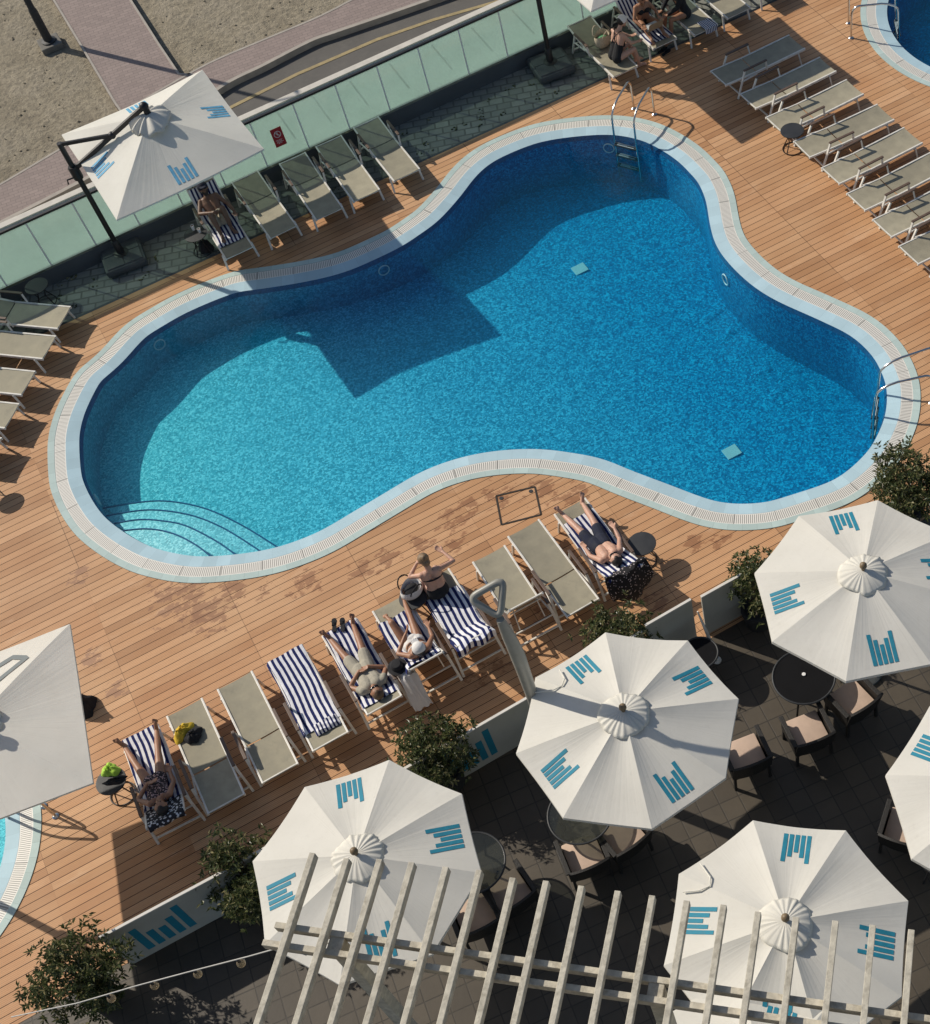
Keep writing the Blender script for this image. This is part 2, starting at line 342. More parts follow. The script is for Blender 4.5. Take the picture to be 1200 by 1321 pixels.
# ------------------------------------------------------------------ mesh helpers
class MB:
    def __init__(s): s.v = []; s.f = []; s.uv = {}
    def add(s, vs, fs):
        o = len(s.v); s.v += [Vector(v) for v in vs]; s.f += [tuple(i+o for i in f) for f in fs]; return s
    def box(s, c, size, rot=None):
        x, y, z = size[0]/2, size[1]/2, size[2]/2
        vs = [Vector(p) for p in ((-x,-y,-z),(x,-y,-z),(x,y,-z),(-x,y,-z),(-x,-y,z),(x,-y,z),(x,y,z),(-x,y,z))]
        if rot is not None: vs = [rot @ v for v in vs]
        vs = [v+Vector(c) for v in vs]
        return s.add(vs, [(3,2,1,0),(4,5,6,7),(0,1,5,4),(1,2,6,5),(2,3,7,6),(3,0,4,7)])
    def bar(s, a, b, w, h, up=(0, 0, 1)):
        a, b = Vector(a), Vector(b); d = b-a; L = d.length; d.normalize()
        u = Vector(up)
        if abs(d.dot(u)) > .98: u = Vector((1, 0, 0))
        sd_ = d.cross(u).normalized(); u = sd_.cross(d)
        rot = Matrix((d, -sd_, u)).transposed()
        return s.box((a+b)/2, (L, w, h), rot)
    def tube(s, pts, r, n=8, cap=True, closed=False):
        pts = [Vector(p) for p in pts]; N = len(pts)
        rs = r if isinstance(r, (list, tuple)) else [r]*N
        vs = []; prev = None
        for i, p in enumerate(pts):
            if closed: d = pts[(i+1) % N]-pts[i-1]
            else: d = pts[min(i+1, N-1)]-pts[max(i-1, 0)]
            d.normalize()
            if prev is None:
                ref = Vector((0, 0, 1)) if abs(d.z) < .9 else Vector((1, 0, 0))
                a = d.cross(ref).normalized()
            else:
                a = (prev - d*prev.dot(d)).normalized()
            prev = a; b = d.cross(a)
            for k in range(n):
                t = 2*PI*k/n; vs.append(p+(a*math.cos(t)+b*math.sin(t))*rs[i])
        fs = []
        for i in range(N if closed else N-1):
            for k in range(n):
                j = (i+1) % N
                fs.append((i*n+k, i*n+(k+1) % n, j*n+(k+1) % n, j*n+k))
        if cap and not closed: fs += [tuple(range(n))[::-1], tuple((N-1)*n+k for k in range(n))]
        return s.add(vs, fs)
    def lathe(s, prof, n=24, c=(0, 0, 0), cap=True):
        c = Vector(c); vs = []
        for r, z in prof:
            for k in range(n):
                t = 2*PI*k/n; vs.append(c+Vector((r*math.cos(t), r*math.sin(t), z)))
        fs = []
        for i in range(len(prof)-1):
            for k in range(n): fs.append((i*n+k, i*n+(k+1) % n, (i+1)*n+(k+1) % n, (i+1)*n+k))
        if cap: fs += [tuple(range(n))[::-1], tuple((len(prof)-1)*n+k for k in range(n))]
        return s.add(vs, fs)
    def ball(s, c, r, n=10, sc_=(1, 1, 1), rot=None):
        prof = [(max(1e-4, math.sin(PI*i/n)), -math.cos(PI*i/n)) for i in range(n+1)]
        o = len(s.v); s.lathe(prof, n*2)
        for i in range(o, len(s.v)):
            v = Vector((s.v[i].x*sc_[0]*r, s.v[i].y*sc_[1]*r, s.v[i].z*sc_[2]*r))
            if rot is not None: v = rot @ v
            s.v[i] = v+Vector(c)
        return s
    def prism(s, poly, z0, z1):
        n = len(poly); vs = [Vector((p[0], p[1], z0)) for p in poly]+[Vector((p[0], p[1], z1)) for p in poly]
        return s.add(vs, [tuple(range(n))[::-1], tuple(range(n, 2*n))]+[(i, (i+1) % n, n+(i+1) % n, n+i) for i in range(n)])
    def mesh(s, name, smooth=False, bevel=0.0, solid=0.0):
        me = bpy.data.meshes.new(name); me.from_pydata([tuple(v) for v in s.v], [], s.f); me.update()
        bm = bmesh.new(); bm.from_mesh(me)
        bmesh.ops.recalc_face_normals(bm, faces=bm.faces)
        if bevel:
            bmesh.ops.bevel(bm, geom=bm.edges[:]+bm.verts[:], offset=bevel, segments=2, profile=.6, affect='EDGES', clamp_overlap=True)
        bm.to_mesh(me); bm.free()
        if smooth:
            me.polygons.foreach_set('use_smooth', [True]*len(me.polygons))
            try: me.set_sharp_from_angle(angle=math.radians(40))
            except Exception: pass
        return me
    def obj(s, name, mt, parent=None, smooth=False, bevel=0.0):
        return link(name, s.mesh(name, smooth, bevel), mt, parent)
def link(name, me, mt, parent=None):
    o = bpy.data.objects.new(name, me); COL.objects.link(o)
    if mt is not None and not me.materials: me.materials.append(mt)
    if parent is not None: o.parent = parent
    return o
def grid_obj(name, pts, mt, parent=None, thick=0.01, uvs=None, smooth=True):
    """pts[i][j] -> sheet with thickness"""
    nI, nJ = len(pts), len(pts[0])
    bm = bmesh.new(); uvl = bm.loops.layers.uv.new('UVMap')
    vs = [[bm.verts.new(p) for p in row] for row in pts]; idx = {}
    for i in range(nI):
        for j in range(nJ): idx[vs[i][j]] = (j/(nJ-1), i/(nI-1))
    for i in range(nI-1):
        for j in range(nJ-1): bm.faces.new((vs[i][j], vs[i][j+1], vs[i+1][j+1], vs[i+1][j]))
    for f in bm.faces:
        for l in f.loops: l[uvl].uv = idx[l.vert]
    bmesh.ops.recalc_face_normals(bm, faces=bm.faces)
    if sum(f.normal.z for f in bm.faces) < 0: bmesh.ops.reverse_faces(bm, faces=bm.faces)
    if thick: bmesh.ops.solidify(bm, geom=bm.faces[:], thickness=thick)
    me = bpy.data.meshes.new(name); bm.to_mesh(me); bm.free()
    if smooth:
        me.polygons.foreach_set('use_smooth', [True]*len(me.polygons))
        try: me.set_sharp_from_angle(angle=math.radians(50))
        except Exception: pass
    return link(name, me, mt, parent)
def tag(o, label=None, cat=None, group=None, kind=None):
    if label: o['label'] = label
    if cat: o['category'] = cat
    if group: o['group'] = group
    if kind: o['kind'] = kind
    return o
def thing(name, label, cat, loc=(0, 0, 0), rz=0.0, group=None):
    o = bpy.data.objects.new(name, None); COL.objects.link(o); o.empty_display_size = .2
    o.location = loc; o.rotation_euler = (0, 0, rz)
    return tag(o, label, cat, group)
def dup(root, loc, rz, label, group=None, scale=None):
    r = root.copy(); COL.objects.link(r); r.location = loc; r.rotation_euler = (0, 0, rz); r['label'] = label
    if group: r['group'] = group
    if scale: r.scale = (scale,)*3
    for ch in KIDS(root):
        c = ch.copy(); COL.objects.link(c); c.parent = r
        for g in KIDS(ch):
            d = g.copy(); COL.objects.link(d); d.parent = c
    return r
def KIDS(o): return [c for c in bpy.data.objects if c.parent == o]
def fill(loops, z=0.0):
    """planar triangulated face set of an outer loop with holes"""
    bm = bmesh.new(); edges = []
    for lp in loops:
        vs = [bm.verts.new((p[0], p[1], z)) for p in lp]
        for i in range(len(vs)): edges.append(bm.edges.new((vs[i], vs[(i+1) % len(vs)])))
    bmesh.ops.triangle_fill(bm, use_beauty=True, use_dissolve=False, edges=edges)
    bmesh.ops.recalc_face_normals(bm, faces=bm.faces)
    if sum(f.normal.z for f in bm.faces) < 0: bmesh.ops.reverse_faces(bm, faces=bm.faces)
    return bm
def bmobj(name, bm, mt, parent=None):
    me = bpy.data.meshes.new(name); bm.to_mesh(me); bm.free(); return link(name, me, mt, parent)
def spline(pts, n=6):
    """closed Catmull-Rom"""
    out = []; N = len(pts)
    for i in range(N):
        p0, p1, p2, p3 = (Vector(pts[(i+k-1) % N]) for k in range(4))
        for j in range(n):
            t = j/n
            out.append(.5*((2*p1)+(p2-p0)*t+(2*p0-5*p1+4*p2-p3)*t*t+(3*p1-p0-3*p2+p3)*t**3))
    return out
def resample(pts, step):
    out = [pts[0].copy()]; acc = 0
    N = len(pts)
    for i in range(N):
        a, b = pts[i], pts[(i+1) % N]; L = (b-a).length; pos = step-acc
        while pos < L: out.append(a.lerp(b, pos/L)); pos += step
        acc = (acc+L) % step if L > 0 else acc
    if (out[-1]-out[0]).length < step*.5: out.pop()
    return out
def smooth_loop(p, k=3):
    for _ in range(k): p = [(p[i-1]+p[i]*2+p[(i+1) % len(p)])/4 for i in range(len(p))]
    return p
def area(p): return sum(p[i].x*p[(i+1) % len(p)].y-p[(i+1) % len(p)].x*p[i].y for i in range(len(p)))/2
def offset(p, d):
    """inward offset for a CCW loop"""
    out = []
    for i in range(len(p)):
        t = (p[(i+1) % len(p)]-p[i-1]); t.normalize(); out.append(p[i]+Vector((-t.y, t.x, 0))*d)
    return out

# ================================================================== POOLS
OUT1 = [(61.5,581),(63.6,559),(70,535.5),(82,509),(99.4,480),(126.7,456.7),(160,421),(191.7,400),(233,377.5),(297,352),(340,345),(390,337),(433,327),(467,313),(500,297),(518,285),(537,271.7),(553,255),(566.7,239),(578,224),(593,208),(613,192.5),(640,178.5),(680,163),(720,154.5),(773,149.3),(811,150.5),(848,158.7),(878,172.7),(904,190),(922.6,208),(935.5,223),(947.5,250),(954,284),(963,309),(990,338.5),(1022.6,361),(1078,385.6),(1127,410),(1162.6,442.6),(1182,478.4),(1188,508),(1185.4,540),(1176,567),(1160,596),(1130,627),(1093,651),(1028.6,673),(995,682),(951.5,684.8),(914,681),(882,671.5),(845,657),(794,637.5),(758,622.5),(728,616.5),(689,611.4),(647,612.6),(605,619.5),(562,634.5),(520,659),(480,683),(430,712.5),(380,733),(333,745),(273,752),(230,751.7),(190,744),(163,735),(130,716.7),(100,693),(82,669),(70,645),(63.6,623)]
def circle_fit(pts):
    # least squares circle through plan points
    n = len(pts); mx = sum(p.x for p in pts)/n; my = sum(p.y for p in pts)/n
    Suu = Svv = Suv = Suuu = Svvv = Suvv = Svuu = 0
    for p in pts:
        u, v = p.x-mx, p.y-my
        Suu += u*u; Svv += v*v; Suv += u*v; Suuu += u**3; Svvv += v**3; Suvv += u*v*v; Svuu += v*u*u
    det = Suu*Svv-Suv*Suv; a = (Suuu+Suvv)/2; b = (Svvv+Svuu)/2
    uc = (a*Svv-b*Suv)/det; vc = (b*Suu-a*Suv)/det
    return Vector((uc+mx, vc+my, 0)), math.sqrt(uc*uc+vc*vc+(Suu+Svv)/n)
WATER_Z = -0.035
def make_pool(name, label, outer, depth, steps=None, rings=(), drains=()):
    outer = smooth_loop(resample(outer, .09), 4)
    if area(outer) < 0: outer.reverse()
    r1, r2, r3, r4 = offset(outer, .125), offset(outer, .33), offset(outer, .565), offset(outer, .60)
    for q in (r1, r2): smooth_loop(q, 1)
    r4 = smooth_loop(r4, 2)
    root = thing(name, label, 'swimming pool', (sum(p.x for p in outer)/len(outer), sum(p.y for p in outer)/len(outer), 0))
    off = root.location
    def band(nm, a, b, za, zb, mt, thick=0.0):
        me = bpy.data.meshes.new(nm); bm = bmesh.new(); uvl = bm.loops.layers.uv.new('UVMap'); n = len(a)
        va = [bm.verts.new((p.x-off.x, p.y-off.y, za)) for p in a]; vb = [bm.verts.new((p.x-off.x, p.y-off.y, zb)) for p in b]
        d = 0; ds = [0]
        for i in range(n): d += (a[(i+1) % n]-a[i]).length; ds.append(d)
        for i in range(n):
            j = (i+1) % n; f = bm.faces.new((va[i], va[j], vb[j], vb[i]))
            for l, uv in zip(f.loops, ((ds[i], 0), (ds[i+1], 0), (ds[i+1], 1), (ds[i], 1))): l[uvl].uv = uv
        bm.to_mesh(me); bm.free()
        me.polygons.foreach_set('use_smooth', [True]*len(me.polygons))
        return link(nm, me, mt, root)
    band('coping_edge', outer, offset(outer, .002), -.06, .012, M['copeouter'])
    band('coping', offset(outer, .002), r1, .012, .008, M['copeouter'])
    band('gutter_grating', r1, r2, .004, .002, M['grate'])
    band('pool_lip', r2, r3, .004, -.028, M['copeinner'])
    band('waterline_tile', r3, r4, -.028, -.12, M['copeedge'])
    # wall
    bm = bmesh.new(); n = len(r4); rows = []
    for k in range(5):
        rows.append([bm.verts.new((p.x-off.x, p.y-off.y, -.12+(depth(p.x, p.y)+.12)*k/4)) for p in r4])
    for k in range(4):
        for i in range(n): bm.faces.new((rows[k][i], rows[k][(i+1) % n], rows[k+1][(i+1) % n], rows[k+1][i]))
    bmesh.ops.recalc_face_normals(bm, faces=bm.faces)
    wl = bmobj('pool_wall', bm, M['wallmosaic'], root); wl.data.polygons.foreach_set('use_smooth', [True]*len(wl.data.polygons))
    bm = fill([r4])
    xs = [p.x for p in r4]; x = min(xs)+.6
    while x < max(xs):
        bmesh.ops.bisect_plane(bm, geom=bm.verts[:]+bm.edges[:]+bm.faces[:], plane_co=(x, 0, 0), plane_no=(1, 0, 0)); x += .6
    ys = [p.y for p in r4]; y = min(ys)+.6
    while y < max(ys):
        bmesh.ops.bisect_plane(bm, geom=bm.verts[:]+bm.edges[:]+bm.faces[:], plane_co=(0, y, 0), plane_no=(0, 1, 0)); y += .6
    for v in bm.verts: v.co = Vector((v.co.x-off.x, v.co.y-off.y, depth(v.co.x, v.co.y)))
    bmobj('pool_floor', bm, M['mosaic'], root)
    def wallpt(px):
        best = None
        for p in r4[::1]:
            for k in range(14):
                z = -.2-.06*k; q = proj((p.x, p.y, z)); e = (q[0]-px[0])**2+(q[1]-px[1])**2
                if best is None or e < best[0]: best = (e, p, z)
        i = r4.index(best[1]); t = (r4[(i+1) % n]-r4[i-1]).normalized()
        return Vector((best[1].x-off.x, best[1].y-off.y, best[2])), Vector((-t.y, t.x, 0))
    for px in rings:
        c, nr = wallpt(px); rot = nr.to_track_quat('Z', 'Y').to_matrix(); mb = MB()
        pts = [c+nr*.02+rot @ Vector((.11*math.cos(2*PI*k/20), .11*math.sin(2*PI*k/20), 0)) for k in range(20)]
        mb.tube(pts, .013, 6, closed=True); mb.obj('light_ring', M['white'], root, True)
    for px in drains:
        p = at(*px, 0); z = -1
        for _ in range(6): p = at(*px, z); z = depth(p.x, p.y)+.015
        mb = MB(); mb.box((p.x-off.x, p.y-off.y, z), (.28, .25, .02)); mb.obj('drain_cover', M['white'], root, bevel=.005)
    if steps:
        from mathutils.geometry import intersect_point_line
        for arc, z in steps:
            pts = [at(a, b, z) for a, b in arc]
            # extend ends to the wall, then close along the loop
            i0 = min(range(n), key=lambda i: (r4[i]-Vector((pts[0].x, pts[0].y, 0))).length)
            i1 = min(range(n), key=lambda i: (r4[i]-Vector((pts[-1].x, pts[-1].y, 0))).length)
            fine = []
            for i in range(len(pts)-1):
                p0, p1, p2, p3 = pts[max(i-1, 0)], pts[i], pts[i+1], pts[min(i+2, len(pts)-1)]
                for j in range(5):
                    t = j/5; fine.append(.5*((2*p1)+(p2-p0)*t+(2*p0-5*p1+4*p2-p3)*t*t+(3*p1-p0-3*p2+p3)*t**3))
            fine.append(pts[-1])
            seg = []; i = i1; d = -1 if ((i1-i0) % n) < n/2 else 1
            while i != i0: seg.append(r4[i]); i = (i+d) % n
            seg.append(r4[i0])
            poly = [(p.x-off.x, p.y-off.y) for p in fine]+[(p.x-off.x, p.y-off.y) for p in seg]
            bm = bmesh.new(); vs = [bm.verts.new((a, b, z)) for a, b in poly]; f = bm.faces.new(vs)
            ex = bmesh.ops.extrude_face_region(bm, geom=[f]); 
            for v in ex['geom']:
                if isinstance(v, bmesh.types.BMVert): v.co.z = depth(v.co.x+off.x, v.co.y+off.y)
            bmesh.ops.triangulate(bm, faces=[q for q in bm.faces if len(q.verts) > 4]); bmesh.ops.recalc_face_normals(bm, faces=bm.faces)
            st = bmobj('entry_step', bm, M['stepmosaic'], root)
            mb = MB(); mb.tube([Vector((p.x-off.x, p.y-off.y, z+.004)) for p in fine], .015, 6); mb.obj('step_nosing', M['copeedge'], st, True)
    # water body
    bm = fill([offset(outer, .575)], WATER_Z)
    r = bmesh.ops.extrude_face_region(bm, geom=bm.faces[:])
    for v in r['geom']:
        if isinstance(v, bmesh.types.BMVert): v.co.z = -2.6
    bmesh.ops.recalc_face_normals(bm, faces=bm.faces)
    wo = bmobj('water', bm, M['water']); tag(wo, kind='structure')
    return outer
def depth1(x, y):
    cl = lambda v: max(0.0, min(1.0, v))
    return depth0(x)-.30*cl((x-8.8)/1.6)*cl((20.2-y)/2.0)
def depth0(x):
    if x < 3.0: return -.80
    if x < 8.5: return -.80-(x-3.0)/5.5*.42
    return -1.22
def fp(org, s, pts): return [(org[0]+a/s, org[1]+b/s) for a, b in pts]
o8 = (80, 550)
ARC1 = fp(o8, 3, [(135,322),(300,294),(420,291),(560,320),(700,385),(838,470)])
ARC2 = fp(o8, 3, [(155,350),(300,326),(400,327),(520,350),(640,402),(784,494)])
ARC3 = fp(o8, 3, [(185,380),(290,362),(380,365),(480,385),(600,446),(676,500)])
ARC4 = fp(o8, 3, [(220,406),(330,397),(430,415),(520,460),(578,506)])
outer1 = make_pool('swimming_pool', 'large curvy blue mosaic pool with pale coping in the middle of the timber deck', spline([at(*p) for p in OUT1], 4), depth1,
    steps=[(ARC1, -.62), (ARC2, -.46), (ARC3, -.30), (ARC4, -.15)],
    rings=[(497,347),(785,190),(205,443),(937,361),(125,645)], drains=[(748,347),(944,583)])
c2, rad2 = circle_fit([at(*p) for p in [(1111,1),(1110,22),(1115,42),(1125,60),(1142,80),(1167,98),(1200,112)]])
outer2 = make_pool('swimming_pool', 'second dark blue pool cut by the top right corner, beside the row of loungers',
    [c2+Vector((rad2*math.cos(2*PI*k/90), rad2*math.sin(2*PI*k/90), 0)) for k in range(90)], lambda x, y: -1.25)
c3, rad3 = circle_fit([at(*p) for p in [(54.5,1046),(53,1079),(41,1128),(24.6,1173.5),(0,1208)]])
print('circles', c2, rad2, c3, rad3)
outer3 = make_pool('swimming_pool', 'small round pool at the left edge half under the square parasol',
    [c3+Vector((rad3*math.cos(2*PI*k/90), rad3*math.sin(2*PI*k/90), 0)) for k in range(90)], lambda x, y: -.7)

# ================================================================== GROUND, DECK, TERRACE
DY0, DY1 = 10.2, 23.25
d = fill([[(-16, DY0), (24, DY0), (24, DY1), (-16, DY1)]]+[[(p.x, p.y) for p in offset(o, -.001)] for o in (outer1, outer2, outer3)])
deck_o = bmobj('pool_deck', d, M['deck']); tag(deck_o, kind='structure')
mb = MB(); mb.box((4, DY1+.03, -.04), (40, .055, .085)); tag(mb.obj('deck_edge', M['darkwall']), kind='structure')
mb = MB(); mb.add([(-16, DY1+.06, -.03), (24, DY1+.06, -.03), (24, 25.2, -.03), (-16, 25.2, -.03)], [(0, 1, 2, 3)])
tag(mb.obj('stone_path', M['striptile']), kind='structure')
mb = MB(); mb.add([(-16, -14, -.004), (26, -14, -.004), (26, DY0, -.004), (-16, DY0, -.004)], [(0, 1, 2, 3)])
tag(mb.obj('terrace_floor', M['terrace']), kind='structure')
mb = MB(); H = 2500; a0 = (-16, -14, 26, 26.4)
z = -.16
for q in ((-H, -H, H, a0[1]), (-H, a0[3], H, H), (-H, a0[1], a0[0], a0[3]), (a0[2], a0[1], H, a0[3])):
    mb.add([(q[0], q[1], z), (q[2], q[1], z), (q[2], q[3], z), (q[0], q[3], z)], [(0, 1, 2, 3)])
tag(mb.obj('ground', M['sand']), kind='structure')
groove_x = [.0, .95, 1.9, 2.85, 3.76, 4.59, 5.45, 6.4, 7.42, 8.4, 9.4, 10.4]
# ledge behind the glass, kerb of the road, road, pavement, path
GA, GB = Vector((-2.81, 24.57, 0)), Vector((9.39, 24.79, 0)); GD = (GB-GA).normalized(); GN = Vector((-GD.y, GD.x, 0))
def gp(s, n_=0, z=0): v = GA+GD*s+GN*n_; return Vector((v.x, v.y, z))
def strip(name, left, right, z, mt, thick=.1):
    mb = MB(); n = len(left)
    vs = [(p.x, p.y, z) for p in left]+[(p.x, p.y, z) for p in right]+[(p.x, p.y, z-thick) for p in left]+[(p.x, p.y, z-thick) for p in right]
    fs = []
    for i in range(n-1):
        fs += [(i, i+1, n+i+1, n+i), (2*n+i, 3*n+i, 3*n+i+1, 2*n+i+1), (i, 2*n+i, 2*n+i+1, i+1), (n+i, n+i+1, 3*n+i+1, 3*n+i)]
    fs += [(0, n, 3*n, 2*n), (n-1, 3*n-1, 4*n-1, 2*n-1)]
    mb.add(vs, fs); return tag(mb.obj(name, mt), kind='structure')
def ext(pts, d0=60, d1=60):
    a = pts[0]+(pts[0]-pts[1]).normalized()*d0; b = pts[-1]+(pts[-1]-pts[-2]).normalized()*d1
    return [a]+pts+[b]
ka, kb = at(0, 290.5, .3), at(650, -.5, .3); kd = (kb-ka).normalized(); ka.z = kb.z = 0
kin = [ka-kd*14-Vector((0, .10, 0)), kb+kd*20-Vector((0, .10, 0))]
kout = [ka-kd*14+Vector((0, .06, 0)), kb+kd*20+Vector((0, .06, 0))]
strip('ledge', [gp(-14, .04), gp(30, .04)], kin, .26, M['ledge'], .5)
mb = MB()
for gx in groove_x: mb.box((gx, 25.78, .262), (.035, 1.05, .006))
tag(mb.obj('ledge_joint', M['hatchgreen']), kind='structure')
strip('road_kerb', kin, kout, .30, M['kerb'], .6)
curb_px = [(-60, 322), (0, 290), (130, 222), (207, 172), (287, 113), (340, 86), (400, 55), (433, 43), (500, 20), (557, 0)]
far = [at(a, b, 0) for a, b in curb_px]
def curve_(p):
    o = []
    for i in range(len(p)-1):
        p0, p1, p2, p3 = p[max(i-1, 0)], p[i], p[i+1], p[min(i+2, len(p)-1)]
        for k in range(5): t = k/5; o.append(.5*((2*p1)+(p2-p0)*t+(2*p0-5*p1+4*p2-p3)*t*t+(3*p1-p0-3*p2+p3)*t**3))
    return o+[p[-1]]
far = curve_(far)
far = ext(far, 40, 60)
side_px = [(-60, 275), (0, 240), (105, 178), (200, 122), (270, 83), (335, 55), (400, 28), (430, 14), (457, 0), (520, -28)]
near = ext(curve_([at(a, b, 0) for a, b in side_px]), 40, 60)
rl = ext([kout[0]+Vector((-2, .05, 0)), gp(0, 2.2), gp(10, 2.2), kout[1]], 40, 50)
n_ = len(far)
roadL = [ka+kd*(-50+120*i/(n_-1))+Vector((0, .07, 0)) for i in range(n_)]
mb = MB(); mb.add([(p.x, p.y, -.13) for p in roadL]+[(p.x, p.y, -.13) for p in far], [(i, i+1, n_+i+1, n_+i) for i in range(n_-1)])
tag(mb.obj('road', M['asphalt']), kind='structure')
def off2(pts, d):
    out = []
    for i, p in enumerate(pts):
        t = (pts[min(i+1, len(pts)-1)]-pts[max(i-1, 0)]).normalized(); out.append(p+Vector((-t.y, t.x, 0))*d)
    return out
strip('pavement_kerb', far, off2(far, .10), .012, M['kerbgrey'], .16)
strip('pavement', off2(far, .10), near, .006, M['paver'], .16)
strip('pavement_edging', near, off2(near, .06), .012, M['kerbgrey'], .16)
pl = [at(*p) for p in [(48, -30), (68, 0), (110, 70), (147, 133), (170, 165)]]; pr = [at(*p) for p in [(151, -30), (170, 0), (205, 55), (232, 95), (262, 95)]]
strip('garden_path', [at(40, -45)]+pl, [at(140, -45)]+pr, .0, M['paver'], .15)
strip('path_edging', off2(pr, -.05), pr, .012, M['kerbgrey'], .15)
strip('path_edging', pl, off2(pl, .05), .012, M['kerbgrey'], .15)
yl = ext([at(a, b, -.12) for a, b in [(40, 268), (107, 232), (200, 190), (302, 136), (383, 95.5), (487, 50.5), (560, 25), (633, 4)]], 30, 40)
strip('road_line', off2(yl, -.05), off2(yl, .05), -.122, M['roadline'], .004)
# rubble on the sandy ground
mb = MB()
for k in range(260):
    px = random.uniform(-10, 420); py = random.uniform(-20, 235)
    p = at(px, py, -.15)
    if 48+px*0 < px-(py*.55) < 190 and py < 140 and px > 60: continue
    r = random.uniform(.012, .04); mb.ball((p.x, p.y, -.15), r, 3, (1, random.uniform(.6, 1), random.uniform(.4, .8)), Euler((0, 0, random.uniform(0, 6))).to_matrix())
tag(mb.obj('scattered_stones', M['sand']), 'small stones scattered over the sandy ground beyond the road', 'stones', kind='stuff')
mb = MB()
for k in range(60):
    p = at(random.uniform(480, 690) if k % 3 else random.uniform(150, 260), 0, 0)
    x = random.uniform(-3, 9.5); y = random.uniform(DY1+.2, 24.5)
    for q in range(5):
        a = random.uniform(0, 6.28); mb.ball((x+math.cos(a)*.05, y+math.sin(a)*.05, -.02), random.uniform(.01, .022), 3, (1.3, .7, .6))
tag(mb.obj('moss', M['leaf']), 'small weeds growing in the joints of the grey stone path', 'weeds', kind='stuff')

# ================================================================== GLASS BALUSTRADE
bal = thing('glass_balustrade', 'long pale green glass balustrade on a dark low wall behind the loungers', 'balustrade', gp(0), math.atan2(GD.y, GD.x))
mb = MB(); mb.box((8, .0, .11), (44, .13, .42)); mb.obj('base_wall', M['darkwall'], bal)
x0 = (at(395.7, 186, .35)-GA).dot(GD); pitch = ((at(602.7, 92.7, .35)-GA).dot(GD)-x0)/4
k0 = int((-13-x0)/pitch)
for k in range(k0, k0+30):
    mb = MB(); mb.box((x0+pitch*(k+.5), 0, .885), (pitch-.018, .016, 1.07))
    mb.obj('glass_panel', M['glass'], bal)
for k in range(k0, k0+30):
    mb = MB(); mb.box((x0+pitch*k, 0, .88), (.026, .026, 1.06)); mb.obj('joint_strip', M['white'], bal)
mb = MB(); mb.box((8, 0, 1.44), (44, .055, .045)); mb.obj('handrail', M['black'], bal)
mb = MB(); mb.box((8, -.045, .345), (44, .035, .05)); mb.obj('clamp_rail', M['steel'], bal)
# red sign on the glass
sg = (at(350, 164, .87)-GA).dot(GD)
s_ = thing('safety_sign', 'red rectangular sign with a white ringed figure fixed to the glass balustrade', 'sign', gp(sg, -.02, .87), math.atan2(GD.y, GD.x))
mb = MB(); mb.box((0, 0, 0), (.235, .012, .42)); mb.obj('plate', M['red'], s_, bevel=.003)
mb = MB()
mb.tube([(.068*math.cos(t*PI/12), -.009, .07+.068*math.sin(t*PI/12)) for t in range(24)], .006, 6, closed=True)
mb.bar((-.05, -.009, .12), (.05, -.009, .02), .004, .009)
mb.ball((.0, -.009, .108), .012, 5); mb.bar((0, -.009, .095), (-.008, -.009, .06), .004, .016); mb.bar((-.008, -.009, .06), (.03, -.009, .045), .004, .012); mb.bar((.03, -.009, .045), (.02, -.009, .025), .004, .01)
mb.obj('symbol', M['white'], s_)
mb = MB()
for zz, ww in ((-.06, .15), (-.085, .12), (-.11, .145), (-.135, .09)):
    x = -ww/2
    while x < ww/2-.01:
        l = random.uniform(.012, .028); mb.box((x+l/2, -.008, zz), (l, .003, .009)); x += l+.008
mb.obj('lettering', M['white'], s_)
# street lamp
p = at(67, 60, -.15)
L = thing('street_lamp', 'grey street lamp post on a concrete footing in the sandy ground', 'street lamp', p)
mb = MB(); mb.box((0, 0, .06), (.5, .5, .16)); mb.obj('footing', M['footing'], L, bevel=.02)
mb = MB(); mb.lathe([(.17, .14), (.17, .17), (.1, .19), (.095, .9), (.09, .95), (.075, 1.0), (.05, 6.0), (.03, 6.02)], 16); mb.obj('pole', M['charcoal'], L, True)
mb = MB(); mb.tube([(0, 0, 5.95), (-.2, .1, 6.25), (-.7, .35, 6.35), (-1.1, .55, 6.32)], .03, 8); mb.box((-1.25, .62, 6.31), (.5, .2, .08), Euler((0, 0, math.atan2(.55, -1.1))).to_matrix()); mb.obj('lamp_head', M['charcoal'], L)

